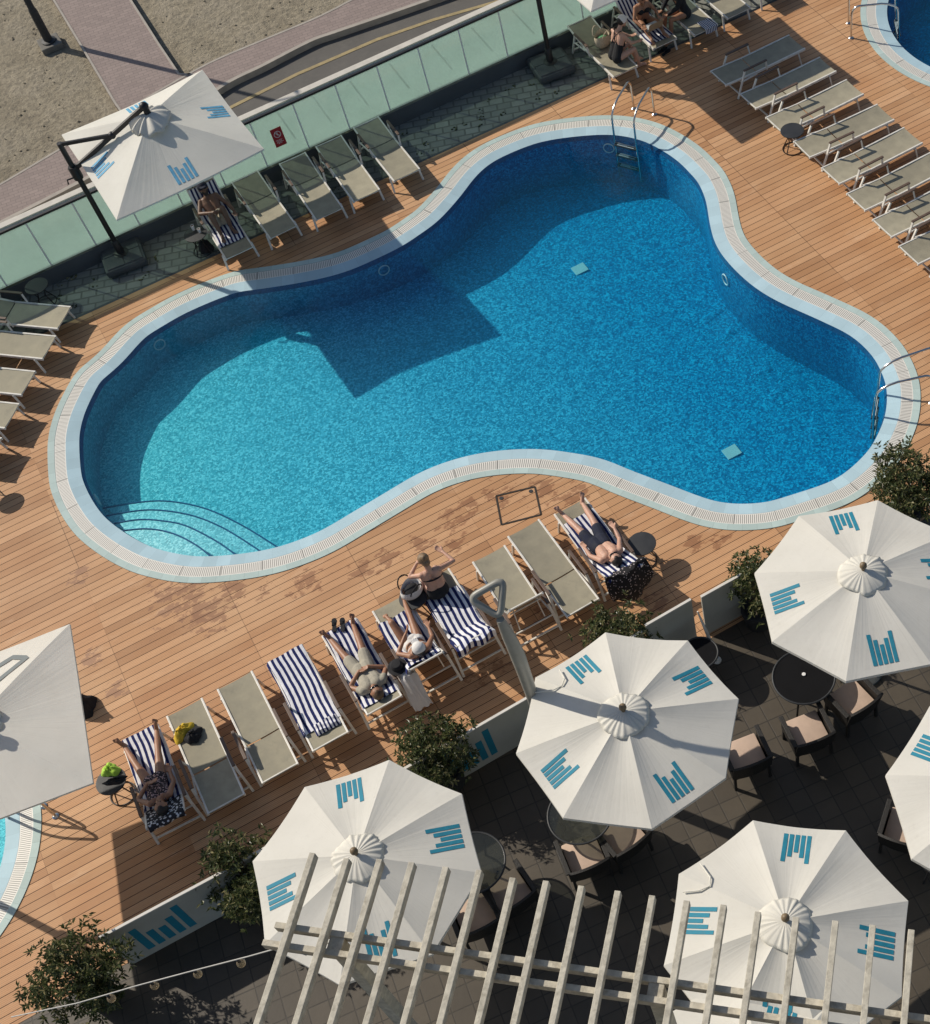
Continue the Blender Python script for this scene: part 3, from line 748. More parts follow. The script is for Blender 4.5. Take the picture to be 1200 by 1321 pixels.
# ================================================================== BAR EMBLEM (five bars)
LEN5 = (.43, .345, .27, .345, .43)
def canopy_z(R, nseg, rim, apex, rot, x, y, sag=.022):
    """height of a ribbed canopy at plan x,y; R = circumradius"""
    r = math.hypot(x, y); a = (math.atan2(y, x)-rot) % (2*PI); st = 2*PI/nseg; f = (a % st)/st
    ap = R*math.cos(st/2); dd = r*math.cos(a % st-st/2)/ap     # 0 centre .. 1 on the edge
    return apex+(rim-apex)*dd - sag*4*f*(1-f)*4*max(0, dd)*(1-dd*.75) + .03*dd*(1-dd)*2
def emblem_obj(parent, R, nseg, rim, apex, rot, k, mt, base=.13, pitch_=.072, wd=.052, sag=.022, name='emblem', sc_=1.0, lens=LEN5):
    st = 2*PI/nseg; am = rot+st*(k+.5); er = Vector((math.cos(am), math.sin(am), 0)); et = Vector((-er.y, er.x, 0)); ap = R*math.cos(st/2)
    slope = math.hypot(1, (apex-rim)/ap); mb = MB()
    for b in range(5):
        cx_ = (b-2)*pitch_*sc_; L_ = lens[b]*sc_; n = 7
        vs = []
        for i in range(n+1):
            rr = ap-(base+L_*i/n)/slope
            for sx in (-wd*sc_/2, wd*sc_/2):
                q = er*rr+et*(cx_+sx); vs.append((q.x, q.y, canopy_z(R, nseg, rim, apex, rot, q.x, q.y, sag)+.007))
        mb.add(vs, [(2*i, 2*i+1, 2*i+3, 2*i+2) for i in range(n)])
    me = mb.mesh(name); bm = bmesh.new(); bm.from_mesh(me)
    bmesh.ops.recalc_face_normals(bm, faces=bm.faces)
    for f in bm.faces:
        if f.normal.z < 0: f.normal_flip()
    bmesh.ops.solidify(bm, geom=bm.faces[:], thickness=.003); bm.to_mesh(me); bm.free()
    return link(name, me, mt, parent)
def canopy_obj(parent, R, nseg, rim, apex, rot, sag=.022, hem=.05, sub=8, rings=10, name='canopy', r_in=.0):
    st = 2*PI/nseg; ap = R*math.cos(st/2); pts = []
    for i in range(rings+1):
        row = []
        for k in range(nseg*sub+1):
            a = rot+st*k/sub; f = (k % sub)/sub
            edge = ap/math.cos(f*st-st/2) * (1-.010*4*f*(1-f))
            rr = edge*(.02+.98*i/rings); x, y = rr*math.cos(a), rr*math.sin(a)
            row.append(Vector((x, y, canopy_z(R, nseg, rim, apex, rot, x, y, sag)+random.uniform(-.002, .002))))
        row[-1] = row[0].copy(); pts.append(row)
    last = []
    for v in pts[-1]: last.append(Vector((v.x*1.003, v.y*1.003, v.z-hem)))
    pts.append(last)
    bm = bmesh.new(); vs = [[bm.verts.new(p) for p in row[:-1]] for row in pts]; n = nseg*sub
    for i in range(len(vs)-1):
        for k in range(n): bm.faces.new((vs[i][k], vs[i][(k+1) % n], vs[i+1][(k+1) % n], vs[i+1][k]))
    bm.faces.new(vs[0])
    bmesh.ops.recalc_face_normals(bm, faces=bm.faces)
    for f in bm.faces: f.smooth = True
    for i in range(len(vs)-1):
        for k in range(0, n, sub):
            e = bm.edges.get((vs[i][k], vs[i+1][k]))
            if e: e.smooth = False
    for k in range(n):
        e = bm.edges.get((vs[-2][k], vs[-2][(k+1) % n])); e.smooth = False
    me = bpy.data.meshes.new(name); bm.to_mesh(me); bm.free()
    # crease along the ribs
    return link(name, me, M['canvas'], parent)
def seam_obj(parent, R, nseg, rim, apex, rot, sag):
    mb = MB()
    for k in range(nseg):
        a = rot+2*PI*k/nseg
        pts = [Vector((R*t*math.cos(a), R*t*math.sin(a), canopy_z(R, nseg, rim, apex, rot, R*t*math.cos(a), R*t*math.sin(a), sag)+.002)) for t in [i/8 for i in range(1, 9)]]
        mb.tube(pts, .0045, 5)
    return mb.obj('seams', M['canvas'], parent, True)
def vent_obj(parent, r, z0, h, waves=15, amp=.035, name='vent_cap', seed=1):
    rnd = random.Random(seed); n = waves*8; rows = []; ph = [rnd.uniform(.1, 1.7) for _ in range(waves+1)]; rad = [rnd.uniform(.93, 1.05) for _ in range(waves+1)]
    for i in range(9):
        t = i/8; row = []
        for k in range(n):
            a = 2*PI*k/n; wv = k/8; j = int(wv) % waves; f = wv % 1; A = ph[j]*(1-f)+ph[(j+1) % waves]*f; B = rad[j]*(1-f)+rad[(j+1) % waves]*f
            rr = r*t*(1+(B-1)*t)*(1+.03*math.sin(3*a))
            zz = z0+h*(1-t*t)+amp*A*(t**1.2)*math.cos(2*PI*wv+.9*math.sin(a*3+seed)+.5*t*math.sin(a*5)) + .012*t*math.sin(a*2+seed)
            row.append((rr*math.cos(a)+.0, rr*math.sin(a), zz))
        rows.append(row)
    bm = bmesh.new(); c = bm.verts.new((0, 0, z0+h)); vs = [[bm.verts.new(p) for p in row] for row in rows[1:]]
    for k in range(n): bm.faces.new((c, vs[0][k], vs[0][(k+1) % n]))
    for i in range(len(vs)-1):
        for k in range(n): bm.faces.new((vs[i][k], vs[i+1][k], vs[i+1][(k+1) % n], vs[i][(k+1) % n]))
    bmesh.ops.recalc_face_normals(bm, faces=bm.faces)
    for f in bm.faces: f.smooth = True
    bmesh.ops.solidify(bm, geom=bm.faces[:], thickness=.006)
    me = bpy.data.meshes.new(name); bm.to_mesh(me); bm.free(); return link(name, me, M['canvas'], parent)

# ---- octagonal parasols
RIM, APEX = 2.22, 2.60
def octagon_parasol(label, c, rot, seed, emblems=(0, 2, 4, 6)):
    t = thing('parasol', label, 'parasol', (c[0], c[1], 0), 0, 'white octagonal parasols over the terrace')
    sag = .024+.007*(seed % 4)
    canopy_obj(t, 1.5, 8, RIM, APEX, rot, sag)
    for k in emblems: emblem_obj(t, 1.5, 8, RIM, APEX, rot, k, M['teal'], sag=sag)
    vent_obj(t, .335, APEX-.072, .115, 21, .0085, seed=seed)
    mb = MB(); mb.lathe([(.02, APEX), (.03, APEX+.10), (.05, APEX+.12), (.048, APEX+.16), (.025, APEX+.185), (.003, APEX+.19)], 14); mb.obj('finial', M['finial'], t, True)
    mb = MB(); mb.tube([(0, 0, .06), (0, 0, APEX+.02)], .024, 12); mb.obj('pole', M['finial'], t, True)
    mb = MB(); mb.lathe([(.36, 0), (.36, .05), (.3, .08), (.06, .1), (.05, .35), (.03, .36)], 24); mb.obj('base', M['basegrey'], t, True)
    for k in range(8):
        a = rot+k*PI/4; mb = MB()
        mb.bar((.05*math.cos(a), .05*math.sin(a), APEX-.06), (1.46*math.cos(a), 1.46*math.sin(a), RIM-.035), .022, .03)
        rb = mb.obj('rib', M['finial'], t)
        mb = MB(); mb.bar((.05*math.cos(a), .05*math.sin(a), 2.0), (.8*math.cos(a), .8*math.sin(a), APEX-.06-(APEX-RIM-.025)*.53), .016, .02); mb.obj('strut', M['finial'], rb)
    return t
def d2r(a): return math.radians(a)
PAR = {}
# rot = angle of the vertex that starts panel 0; panels are counted counter-clockwise
PAR['a'] = octagon_parasol("white octagonal parasol below the tall curved post, with the post's shadow across it", (2.51, 8.41), d2r(27.3), 3, (1, 3, 5, 7))
PAR['b'] = octagon_parasol('white octagonal parasol half covered by the left end of the timber pergola', (-1.26, 8.49), d2r(9.5), 5, (1, 3, 5, 7))
PAR['c'] = octagon_parasol('white octagonal parasol at the right between two shrubs, nearest the curvy pool', (6.28, 8.5), d2r(2), 8, (1, 3, 5, 7))
PAR['d'] = octagon_parasol('white octagonal parasol behind the right end of the pergola rafters', (2.74, 4.96), d2r(28), 11, (0, 2, 4, 6))
PAR['e'] = octagon_parasol('white octagonal parasol cut off by the right edge of the photo', (6.02, 5.01), d2r(3), 13, (0, 2, 4, 6))
pF = at(985, 1418, RIM)
PAR['f'] = octagon_parasol('white octagonal parasol mostly below the bottom edge, under the pergola beams', (pF.x, pF.y), d2r(22), 17, (0, 2, 4, 6))
# loose tie strings on two parasols
def string(px, z0, cx_, cy_, rot, label):
    pts = []
    for a, b in px:
        q = at(a, b, z0)
        for _ in range(4):
            zz = canopy_z(1.5, 8, RIM, APEX, rot, q.x-cx_, q.y-cy_, .02)+.022; q = at(a, b, zz)
        pts.append(q)
    mb = MB(); mb.tube(pts, .011, 6); tag(mb.obj('tie_strap', M['canvas'], None, True), label, 'strap')
string(fp((640, 800), 3.53, [(175, 330), (260, 318), (300, 298), (312, 265), (290, 226)]), 2.3, 2.51, 8.41, d2r(27.3), 'loose white tie strap lying on the parasol below the curved post')
string(fp((840, 850), 2.806, [(116, 843), (175, 838), (212, 822), (214, 790), (178, 740)]), 2.3, 2.74, 4.96, d2r(28), 'loose white tie strap lying on the parasol behind the pergola rafters')

# ---- square cantilever parasols
def cantilever(label, loc, rz, canopy_c, side, crot, rim, apex, arm_rise, mast_h=2.85, embl=True, seed=2, tilt=.022, group='square cantilever parasols by the pool'):
    t = thing('cantilever_parasol', label, 'parasol', loc, rz, group)
    R = side/math.sqrt(2); cc = Vector((canopy_c[0], canopy_c[1], 0))
    sub = []
    sub.append(canopy_obj(t, R, 4, rim, apex, crot+PI/4, .05, .03, 12, 12))
    if embl:
        for k in range(4): sub.append(emblem_obj(t, R, 4, rim, apex, crot+PI/4, k, M['bluefade'], base=.13, pitch_=.085, wd=.056, sag=.05))
    sub.append(vent_obj(t, .40, apex-.10, .17, 11, .045, seed=seed))
    for k in range(8):
        a = crot+k*PI/4; rr = R if k % 2 else R*math.cos(PI/4); mb = MB()
        mb.bar((.06*math.cos(a), .06*math.sin(a), apex-.12), (rr*.96*math.cos(a), rr*.96*math.sin(a), rim-.05-(0 if k % 2 else .075)), .025, .03); sub.append(mb.obj('rib', M['black'], t))
    mb = MB(); mb.lathe([(.05, apex-.3), (.06, apex-.1), (.05, apex+.2), (.02, apex+.22)], 12); sub.append(mb.obj('hub', M['black'], t))
    for o in sub:
        o.location = cc+Vector((0, 0, .0)); o.rotation_euler = (tilt, 0, 0); o.location.y += rim*tilt
    mb = MB(); mb.tube([(0, 0, .15), (0, 0, mast_h)], .052, 14); mb.obj('mast', M['black'], t, True)
    mb = MB(); mb.lathe([(.15, .17), (.15, .2), (.075, .22), (.07, .5), (.055, .52)], 16); mb.obj('mast_foot', M['black'], t, True)
    mb = MB(); mb.lathe([(.09, 2.05), (.095, 2.08), (.095, 2.3), (.08, 2.33)], 14); col = mb.obj('collar', M['black'], t, True)
    mb = MB(); mb.tube([(-.09, -.03, 2.12), (-.2, -.05, 2.14), (-.22, -.05, 2.05)], .016, 6); mb.obj('crank_handle', M['black'], col)
    hub = cc+Vector((0, 0, apex+arm_rise)); a0 = Vector((0, 0, 2.25)); dirh = (hub-a0)
    mb = MB(); mb.bar(a0, hub, .06, .085); mb.obj('arm', M['black'], t, bevel=.01)
    mid = a0+dirh*.55
    mb = MB(); mb.bar((0, 0, mast_h-.03), mid, .05, .07); mb.obj('brace_arm', M['black'], t, bevel=.01)
    mb = MB(); mb.ball(hub, .085, 8); mb.tube([hub, hub+Vector((.03, -.02, -.2)), cc+Vector((0, 0, apex-.02))], [.06, .045, .035], 10); mb.obj('arm_end', M['black'], t, True)
    mb = MB(); mb.ball(mid, .07, 6); mb.obj('hinge', M['black'], t, True)
    mb = MB()
    mb.box((0, 0, .09), (.84, .84, .18)); b = mb.obj('base', M['basegrey'], t, bevel=.07)
    mb = MB()
    for sx in (-1, 1):
        for sy in (-1, 1): mb.box((sx*.185, sy*.185, .184), (.355, .355, .02))
    b2 = mb.obj('ballast_tile', M['basegrey'], b, bevel=.008)
    b.rotation_euler = (0, 0, d2r(-5))
    return t
CZ = 2.38
U1 = Vector((-.45, 24.27, 0)); cU = sum((at(*q, CZ) for q in ((88,175),(265,86),(333,193),(145,286))), Vector())/4; cU.z = 0
cantilever('square white cantilever parasol on a black mast over the man with the cap', U1, 0, (cU-U1), 2.93, d2r(3), CZ, CZ+.58, .20, seed=21)
cantilever('square white cantilever parasol whose corner dips in at the top edge, on a dark mast', (9.27, 24.25, 0), 0, (cU-U1), 2.93, d2r(3), CZ, CZ+.58, .20, seed=22)
c3a, c3b = at(90, 805, 2.3), at(120, 1010, 2.3); e3 = (c3b-c3a); sd3 = e3.length
n3 = Vector((e3.y, -e3.x, 0)).normalized()
if n3.x > 0: n3 = -n3
ctr3 = (c3a+c3b)/2+n3*sd3/2
m3 = Vector((ctr3.x-2.1, ctr3.y+.2, 0))
cantilever('square off-white parasol with a grey frame mark, over the small round pool', m3, 0, (ctr3-m3), sd3, math.atan2(e3.y, e3.x), 2.3, 2.62, .36, embl=False, seed=23, tilt=0)
# grey frame mark on the left parasol
_u3 = [o for o in bpy.data.objects if o.get('label', '').startswith('square off-white')][0]
def ribbon(pts, wdt, parent, ctr, R, rim, apex, rot, sag, mt, name):
    mb = MB(); P_ = []
    for i in range(len(pts)-1):
        for j in range(8): P_.append(pts[i].lerp(pts[i+1], j/8))
    P_.append(pts[-1])
    vs = []
    for i, p in enumerate(P_):
        t = (P_[min(i+1, len(P_)-1)]-P_[max(i-1, 0)]); t.z = 0; t.normalize(); nn = Vector((-t.y, t.x, 0))
        for sgn in (-1, 1):
            q = p+nn*sgn*wdt/2-ctr; vs.append((q.x, q.y, canopy_z(R, 4, rim, apex, rot, q.x, q.y, sag)+.010))
    mb.add(vs, [(2*i, 2*i+1, 2*i+3, 2*i+2) for i in range(len(P_)-1)])
    o = mb.obj(name, mt, parent); o.location = ctr-parent.location; o.location.z = 0; return o
M['greyprint'] = mat('grey_print', (.17, .19, .19), .7, 0, .15, 10)
ribbon([at(*p, 2.45) for p in fp((0, 780), 2.44, [(-40, 195), (28, 152), (78, 160), (-20, 246)])], .085, _u3, Vector((ctr3.x, ctr3.y, 0)), sd3/math.sqrt(2), 2.3, 2.62, math.atan2(e3.y, e3.x)+PI/4, .05, M['greyprint'], 'emblem')

# ================================================================== SUN LOUNGERS
SZ = .36; HINGE = -.22; BACK = .76; FOOT = .98
def prof(th, s):
    """length s from the foot edge -> (u, z) of the sling"""
    if s <= FOOT-HINGE: 
        u = FOOT-s; return u, SZ-.012*math.sin(PI*min(1, s/(FOOT-HINGE)))
    t = s-(FOOT-HINGE); return HINGE-t*math.cos(th), SZ+t*math.sin(th)
LPROTO = {}
def sling(name, th, s0, s1, hw, parent, curl=0.0):
    pts = []
    n = max(4, int((s1-s0)/.06))
    for i in range(n+1):
        s = s0+(s1-s0)*i/n; u, z = prof(th, s); row = []
        if curl and s > s1-.14:
            q = (s-(s1-.14))/.14; u += curl*q*q*.03*math.sin(th); z -= curl*q*q*.02
        for j in range(9):
            f = j/8*2-1; row.append((u, hw*f, z-.012*(1-f*f)))
        pts.append(row)
    return grid_obj(name, pts, M['sling'], parent, .006)
def lounger_proto(deg):
    th = d2r(deg); root = thing('sun_lounger', 'x', 'sun lounger')
    sling('seat', th, .012, FOOT-HINGE-.012, .268, root)
    sling('backrest', th, FOOT-HINGE+.012, FOOT-HINGE+BACK, .268, root, 1 if deg > 15 else 0)
    mb = MB()
    for v in (-1, 1): mb.bar((HINGE-.02, v*.285, SZ-.02), (FOOT, v*.285, SZ-.02), .032, .05)
    mb.bar((FOOT-.03, -.27, SZ-.03), (FOOT-.03, .27, SZ-.03), .025, .025); mb.bar((HINGE+.09, -.27, SZ-.05), (HINGE+.09, .27, SZ-.05), .03, .03)
    mb.bar((.4, -.27, SZ-.05), (.4, .27, SZ-.05), .03, .03)
    mb.obj('frame', M['frame'], root, bevel=.005)
    mb = MB(); c, s = math.cos(th), math.sin(th)
    for v in (-1, 1): mb.bar((HINGE-.025*c, v*.283, SZ-.012+.025*s), (HINGE-BACK*c, v*.283, SZ-.012+BACK*s), .028, .04)
    mb.bar((HINGE-(BACK-.02)*c, -.27, SZ-.012+(BACK-.02)*s), (HINGE-(BACK-.02)*c, .27, SZ-.012+(BACK-.02)*s), .022, .03)
    mb.bar((HINGE-.38*c-.05*s, -.27, SZ-.055*c+.38*s), (HINGE-.38*c-.05*s, .27, SZ-.055*c+.38*s), .02, .02)
    mb.obj('back_frame', M['frame'], root, bevel=.004)
    for v in (-1, 1):
        mb = MB(); mb.bar((.80, v*.30, SZ-.03), (.87, v*.325, 0), .04, .03); mb.obj('leg', M['frame'], root, bevel=.005)
        mb = MB(); mb.bar((-.53, v*.335, .545), (-.74, v*.365, 0), .04, .032); mb.bar((-.02, v*.335, .545), (.02, v*.31, SZ-.04), .035, .03); mb.bar((-.62, v*.35, .34), (HINGE, v*.3, SZ-.035), .025, .03); mb.obj('leg', M['frame'], root, bevel=.005)
        mb = MB(); mb.box((-.275, v*.335, .562), (.56, .05, .026)); mb.obj('armrest', M['arm'], root, bevel=.006)
    mb = MB(); mb.bar((-.70, -.345, .10), (-.70, .345, .10), .028, .028)
    mb.bar((-.60, -.33, .30), (-.60, .33, .30), .022, .022)
    if deg > 15:
        for v in (-1, 1): mb.bar((HINGE-.40*c, v*.2, SZ-.02+.40*s), (-.56, v*.22, .30), .018, .018)
    mb.obj('stretcher', M['frame'], root, bevel=.004)
    return root
def lounger(px, ang, deg, label, group, foot_z=SZ):
    """px = photo pixel of the middle of the foot edge, ang = direction of the foot (deg)"""
    f = at(px[0], px[1], foot_z); a = d2r(ang); loc = Vector((f.x-FOOT*math.cos(a), f.y-FOOT*math.sin(a), 0))
    if deg not in LPROTO:
        r = LPROTO[deg] = lounger_proto(deg); r.location = loc; r.rotation_euler = (0, 0, a); r['label'] = label; r['group'] = group
        return r
    return dup(LPROTO[deg], loc, a, label, group)
G1, G2, G3, G4, G5 = ('loungers in the right hand row', 'loungers along the glass balustrade', 'loungers at the top edge', 'loungers at the left edge', 'loungers in the row below the pool')
GRAY = 'empty taupe lounger'
LN = {}
RIGHT = [((1028.4,53.4),1.5,'flat taupe lounger wholly in parasol shadow, first of the right row by the seated group'),
 ((1068.4,82.4),1.2,'flat taupe lounger, second of the right row, its far corner just catching sun'),
 ((1103.4,111.6),1.1,'flat taupe lounger with the small black table standing before its head corner'),
 ((1143,144),-.8,'flat taupe lounger in the right row with the round table shadow on its head end'),
 ((1178.5,174),1.4,'flat sunlit taupe lounger just below the one with the round table shadow'),
 ((1213,206.5),1.2,'flat taupe lounger, third from the bottom of the right row, foot end cut off'),
 ((1248,239),1.2,'flat taupe lounger, second from the bottom of the right row'),
 ((1283.5,272),1.2,'lowest flat taupe lounger of the right row, only its head end inside the photo')]
for i, (px, a, l) in enumerate(RIGHT): LN['R%d' % i] = lounger(px, a, 3, l, G1)
TOPF = [((309,326),-89.5,54,'reclined lounger with a striped towel that the bearded man in a cap sits on'),
 ((365.7,299),-88,6,'empty taupe lounger by the glass, next to the man in the cap'),
 ((425,275.7),-90,6,'empty taupe lounger by the glass, second from the man in the cap'),
 ((473,252.3),-90,6,'empty taupe lounger by the glass, between the second and the last of the row'),
 ((525,225.7),-88.7,6,'empty taupe lounger by the glass, last on the right beside bare stone path')]
for i, (px, a, dg, l) in enumerate(TOPF): LN['T%d' % i] = lounger(px, a, dg, l, G2)
TOPG = [((807,92),-88.9,12,'taupe lounger with a straw bag and a white-capped woman at its foot'),
 ((858,56),-89,50,'raised lounger draped with a striped towel where the woman with the laptop sits'),
 ((911,38.5),-89,30,'lounger at the top with a small striped towel folded over its foot'),
 ((953.5,16.6),-88.5,20,'empty taupe lounger at the top edge right of the person in black'),
 ((1002,-11),-88.5,20,'taupe lounger at the top edge whose foot leg only shows, right of the empty one')]
for i, (px, a, dg, l) in enumerate(TOPG): LN['G%d' % i] = lounger(px, a, dg, l, G3)
LEFT = [((83,409.6),'taupe lounger at the left edge nearest the glass balustrade'),((63.9,448),'taupe lounger at the left edge, second from the glass'),
 ((36.8,494),'taupe lounger at the left edge, third from the glass'),((15.8,536.4),'taupe lounger at the left edge of which only a sunlit foot end shows'),((-7,581),'lounger just outside the left edge, seen only by its shadow on the deck')]
for i, (px, l) in enumerate(LEFT): LN['L%d' % i] = lounger(px, -42.5, 6, l, G4)
BOT = [((180,945),88.5,29,'raised lounger with the woman in a patterned swimsuit, leftmost of the row below the pool'),
 ((237.8,912),90.1,3,'flat taupe lounger with a yellow cloth on it'),
 ((302.7,877.1),90.9,4,'flat empty taupe lounger between the yellow cloth and the striped towel'),
 ((367.5,842.6),90.8,10,'nearly flat lounger covered by a long striped towel with nobody on it'),
 ((437,808.6),91.5,22,'lounger with a striped towel under the man in the grey shirt'),
 ((501.6,777),90.9,48,'raised lounger with the woman in the white cap and a white towel over its arm'),
 ((558,744),90.5,42,'raised lounger with a striped towel, a woman in a black bikini at its foot'),
 ((630.3,714),90,58,'empty taupe lounger with its back raised steeply, behind the tall curved post'),
 ((675,680.7),92,4,'flat empty taupe lounger beside the square deck hatch'),
 ((734.8,652.5),90.9,30,'raised lounger with the man in navy shorts, rightmost of the row below the pool')]
for i, (px, a, dg, l) in enumerate(BOT): LN['B%d' % i] = lounger(px, a, dg, l, G5)
TH = {k: d2r(dg) for k, dg in [('T0',54),('G0',12),('G1',50),('G2',30)]+[('B%d' % i, b[2]) for i, b in enumerate(BOT)]}

# ---- towels
def towel(key, s0, s1, hw, label, mt='stripe', v0=0.0, drape=0.0, seed=1, wr=.012, overhang=0.0, group='blue and white striped towels'):
    L_ = LN[key]; th = TH[key]; rnd = random.Random(seed); pts = []; n = 34
    ph = [rnd.uniform(0, 6) for _ in range(6)]
    for i in range(n+1):
        s = s0+(s1+drape-s0)*i/n; row = []
        smax = FOOT-HINGE+BACK
        if s <= smax: u, z = prof(th, max(s, 0)); 
        else:
            u, z = prof(th, smax); e = s-smax; u -= .035; z -= e
        if s < 0: u, z = FOOT+.015, SZ+s
        for j in range(17):
            f = j/16*2-1; v = v0+hw*f+.012*math.sin(s*5+ph[0])
            dz = .016+wr*(.5+.5*math.sin(s*9+ph[1]+f*2.2)*math.sin(s*4.3+ph[2])+.4*math.sin(f*5+s*6+ph[3]))
            if abs(v) > .29: dz -= min(.16, (abs(v)-.29)*1.6); 
            c_, s_ = (math.cos(th), math.sin(th)) if s > FOOT-HINGE else (1, 0)
            if s > smax: row.append((u-.02-wr*math.sin(f*6+ph[4]), v, z))
            else: row.append((u+dz*s_, v, z+dz*c_-.010*(1-min(1, abs(f)))))
        pts.append(row)
    o = grid_obj('towel', pts, M[mt], None, .008)
    o.location = L_.location; o.rotation_euler = L_.rotation_euler
    return tag(o, label, 'towel', group)
towel('B3', -.04, 1.60, .315, 'long smooth striped towel covering the empty lounger between grey loungers', seed=3, v0=.01)
_t = LN['B3']
# folded end of that towel
def folded(key, s0, s1, hw, v0, label, mt='stripe', h=.05, seed=4, ang=0.0):
    L_ = LN[key]; th = TH.get(key, d2r(3)); pts = []; rnd = random.Random(seed)
    for i in range(13):
        s = s0+(s1-s0)*i/12; u, z = prof(th, s); row = []
        for j in range(15):
            f = j/14*2-1; e = min(1, min(i, 12-i)/2, min(j, 14-j)/2)
            row.append((u, v0+hw*f+ang*(i-6)*.01, z+.012+h*e*(.75+.25*math.sin(i*1.1+j*.7+seed))+.004*rnd.random()))
        pts.append(row)
    o = grid_obj('folded_towel', pts, M[mt], None, .006); o.location = L_.location; o.rotation_euler = L_.rotation_euler
    return tag(o, label, 'towel')
folded('B3', 1.50, 1.74, .20, -.06, 'striped towel rolled into a pillow at the head of the long smooth towel', seed=2, h=.07)
towel('B4', -.03, 1.78, .31, 'striped towel lying under the man in the grey shirt', seed=5)
towel('B5', .30, 1.90, .30, 'crumpled striped towel under the woman with the white cap', seed=6, wr=.03, v0=.03)
towel('B6', .38, 1.96, .33, 'striped towel hanging over the raised back behind the woman in a black bikini', seed=7, wr=.03, drape=.16)
towel('B9', .28, 1.96, .30, 'striped towel under the man in navy shorts, folded over the raised back', seed=8, drape=.14)
towel('B0', .0, 1.5, .30, 'striped towel under the woman in the patterned swimsuit', seed=9)
towel('T0', .36, 1.9, .27, 'striped towel under the man in the cap by the glass', seed=10)
towel('G1', .15, 1.96, .29, 'wide striped towel on the raised lounger of the woman with the laptop', seed=11)
towel('G2', -.12, .32, .14, 'small striped towel folded over the foot of the lounger at the top edge', seed=12, v0=.12)
towel('B0', 1.5, 1.96, .27, 'black and white patterned towel at the head of the leftmost lounger', mt='monochrome', seed=13, drape=.05, group='patterned towels')
# floral wrap draped behind the raised back of B9
def floral():
    L_ = LN['B9']; th = TH['B9']; pts = []
    u1, z1 = prof(th, FOOT-HINGE+BACK)
    for i in range(15):
        t = i/14; row = []
        for j in range(17):
            f = j/16*2-1; w_ = .33+.06*math.sin(t*3)
            if t < .2: u, z = u1+.10*math.cos(th)*(1-t/.2)-.03, z1-.10*math.sin(th)*(1-t/.2)+.035
            else: q = (t-.2)/.8; u = u1-.05-.16*math.sin(q*2.2)-.05*math.cos(f*4); z = z1+.03-q*.62*(1-.25*f*f)
            row.append((u+.018*math.sin(j*1.7+i*.6), f*w_-.02, max(.06, z)))
        pts.append(row)
    o = grid_obj('sarong', pts, M['floral'], None, .008); o.location = L_.location; o.rotation_euler = L_.rotation_euler
    tag(o, 'black floral sarong hanging behind the raised back of the man in navy shorts', 'sarong')
floral()
# heap of cloth
def heap(name, mt, loc, r, h, label, cat, seed, rz=0.0, sc_=(1, 1)):
    rnd = random.Random(seed); pts = []; n = 28; ph = [rnd.uniform(0, 6.28) for _ in range(12)]
    for i in range(11):
        t = i/10; row = []
        for k in range(n+1):
            a = 2*PI*(k % n)/n; rr = r*(t*(1+.16*math.sin(2*a+ph[0])+.12*math.sin(3*a+ph[1])+.07*math.sin(7*a+ph[2])))
            zz = h*(1-t**2.2)*(1+.35*math.sin(3*a+ph[3]+t*4)*t+.25*math.sin(5*a+ph[4]-t*7)*t)+.012*math.sin(11*a+t*9+ph[5])*(1-t)+.006
            row.append((rr*math.cos(a)*sc_[0], rr*math.sin(a)*sc_[1], max(.004, zz)))
        pts.append(row)
    o = grid_obj(name, pts, M[mt], None, 0.004); o.location = loc; o.rotation_euler = (0, 0, rz); return tag(o, label, cat)
p = at(237, 945, SZ); heap('towel', 'yellow', p, .17, .13, 'crumpled yellow cloth heaped on the flat lounger', 'cloth', 3, .5, (1, .8))
p = at(247, 951, SZ); heap('bag', 'blackcloth', p+Vector((.04, .0, 0)), .14, .10, 'small black bag half under the yellow cloth', 'bag', 4, .4)

# ================================================================== SIDE TABLES
def side_table(px, label, z=.45, first=[None], group='small round black side tables'):
    p = at(px[0], px[1], z); loc = (p.x, p.y, 0)
    if first[0] is None:
        t = first[0] = thing('side_table', label, 'side table', loc, 0, group)
        mb = MB(); mb.lathe([(.2, z-.022), (.226, z-.02), (.23, z-.01), (.228, z-.002), (.21, z)], 36); mb.obj('table_top', M['charcoal'], t, True)
        for k in range(4):
            a = k*PI/2+.4; mb = MB(); mb.tube([(.17*math.cos(a), .17*math.sin(a), z-.02), (.10*math.cos(a), .10*math.sin(a), .24), (.2*math.cos(a), .2*math.sin(a), .012)], .011, 8); mb.obj('leg', M['black'], t, True)
        mb = MB(); mb.tube([(.195*math.cos(2*PI*k/28), .195*math.sin(2*PI*k/28), .014) for k in range(28)], .01, 6, closed=True); mb.obj('base_ring', M['black'], t, True)
        return t
    return dup(first[0], loc, random.uniform(0, 6), label, group)
side_table((1022,168), 'round black side table standing at the heads of the right row of loungers')
side_table((828,701), 'round dark side table beside the man in navy shorts, casting a round shadow')
side_table((46.8,368.6), 'round grey-black side table in the shade by the left end of the glass')
side_table((252,301.5), 'round black side table holding cups beside the man in the cap')
side_table((143,1007.5), 'round black side table with a lime green cloth near the leftmost sunbather')
side_table((533,770), 'small black side table hidden under the white beach bag')
side_table((-33,617), 'round side table outside the left edge, seen only by its shadow')
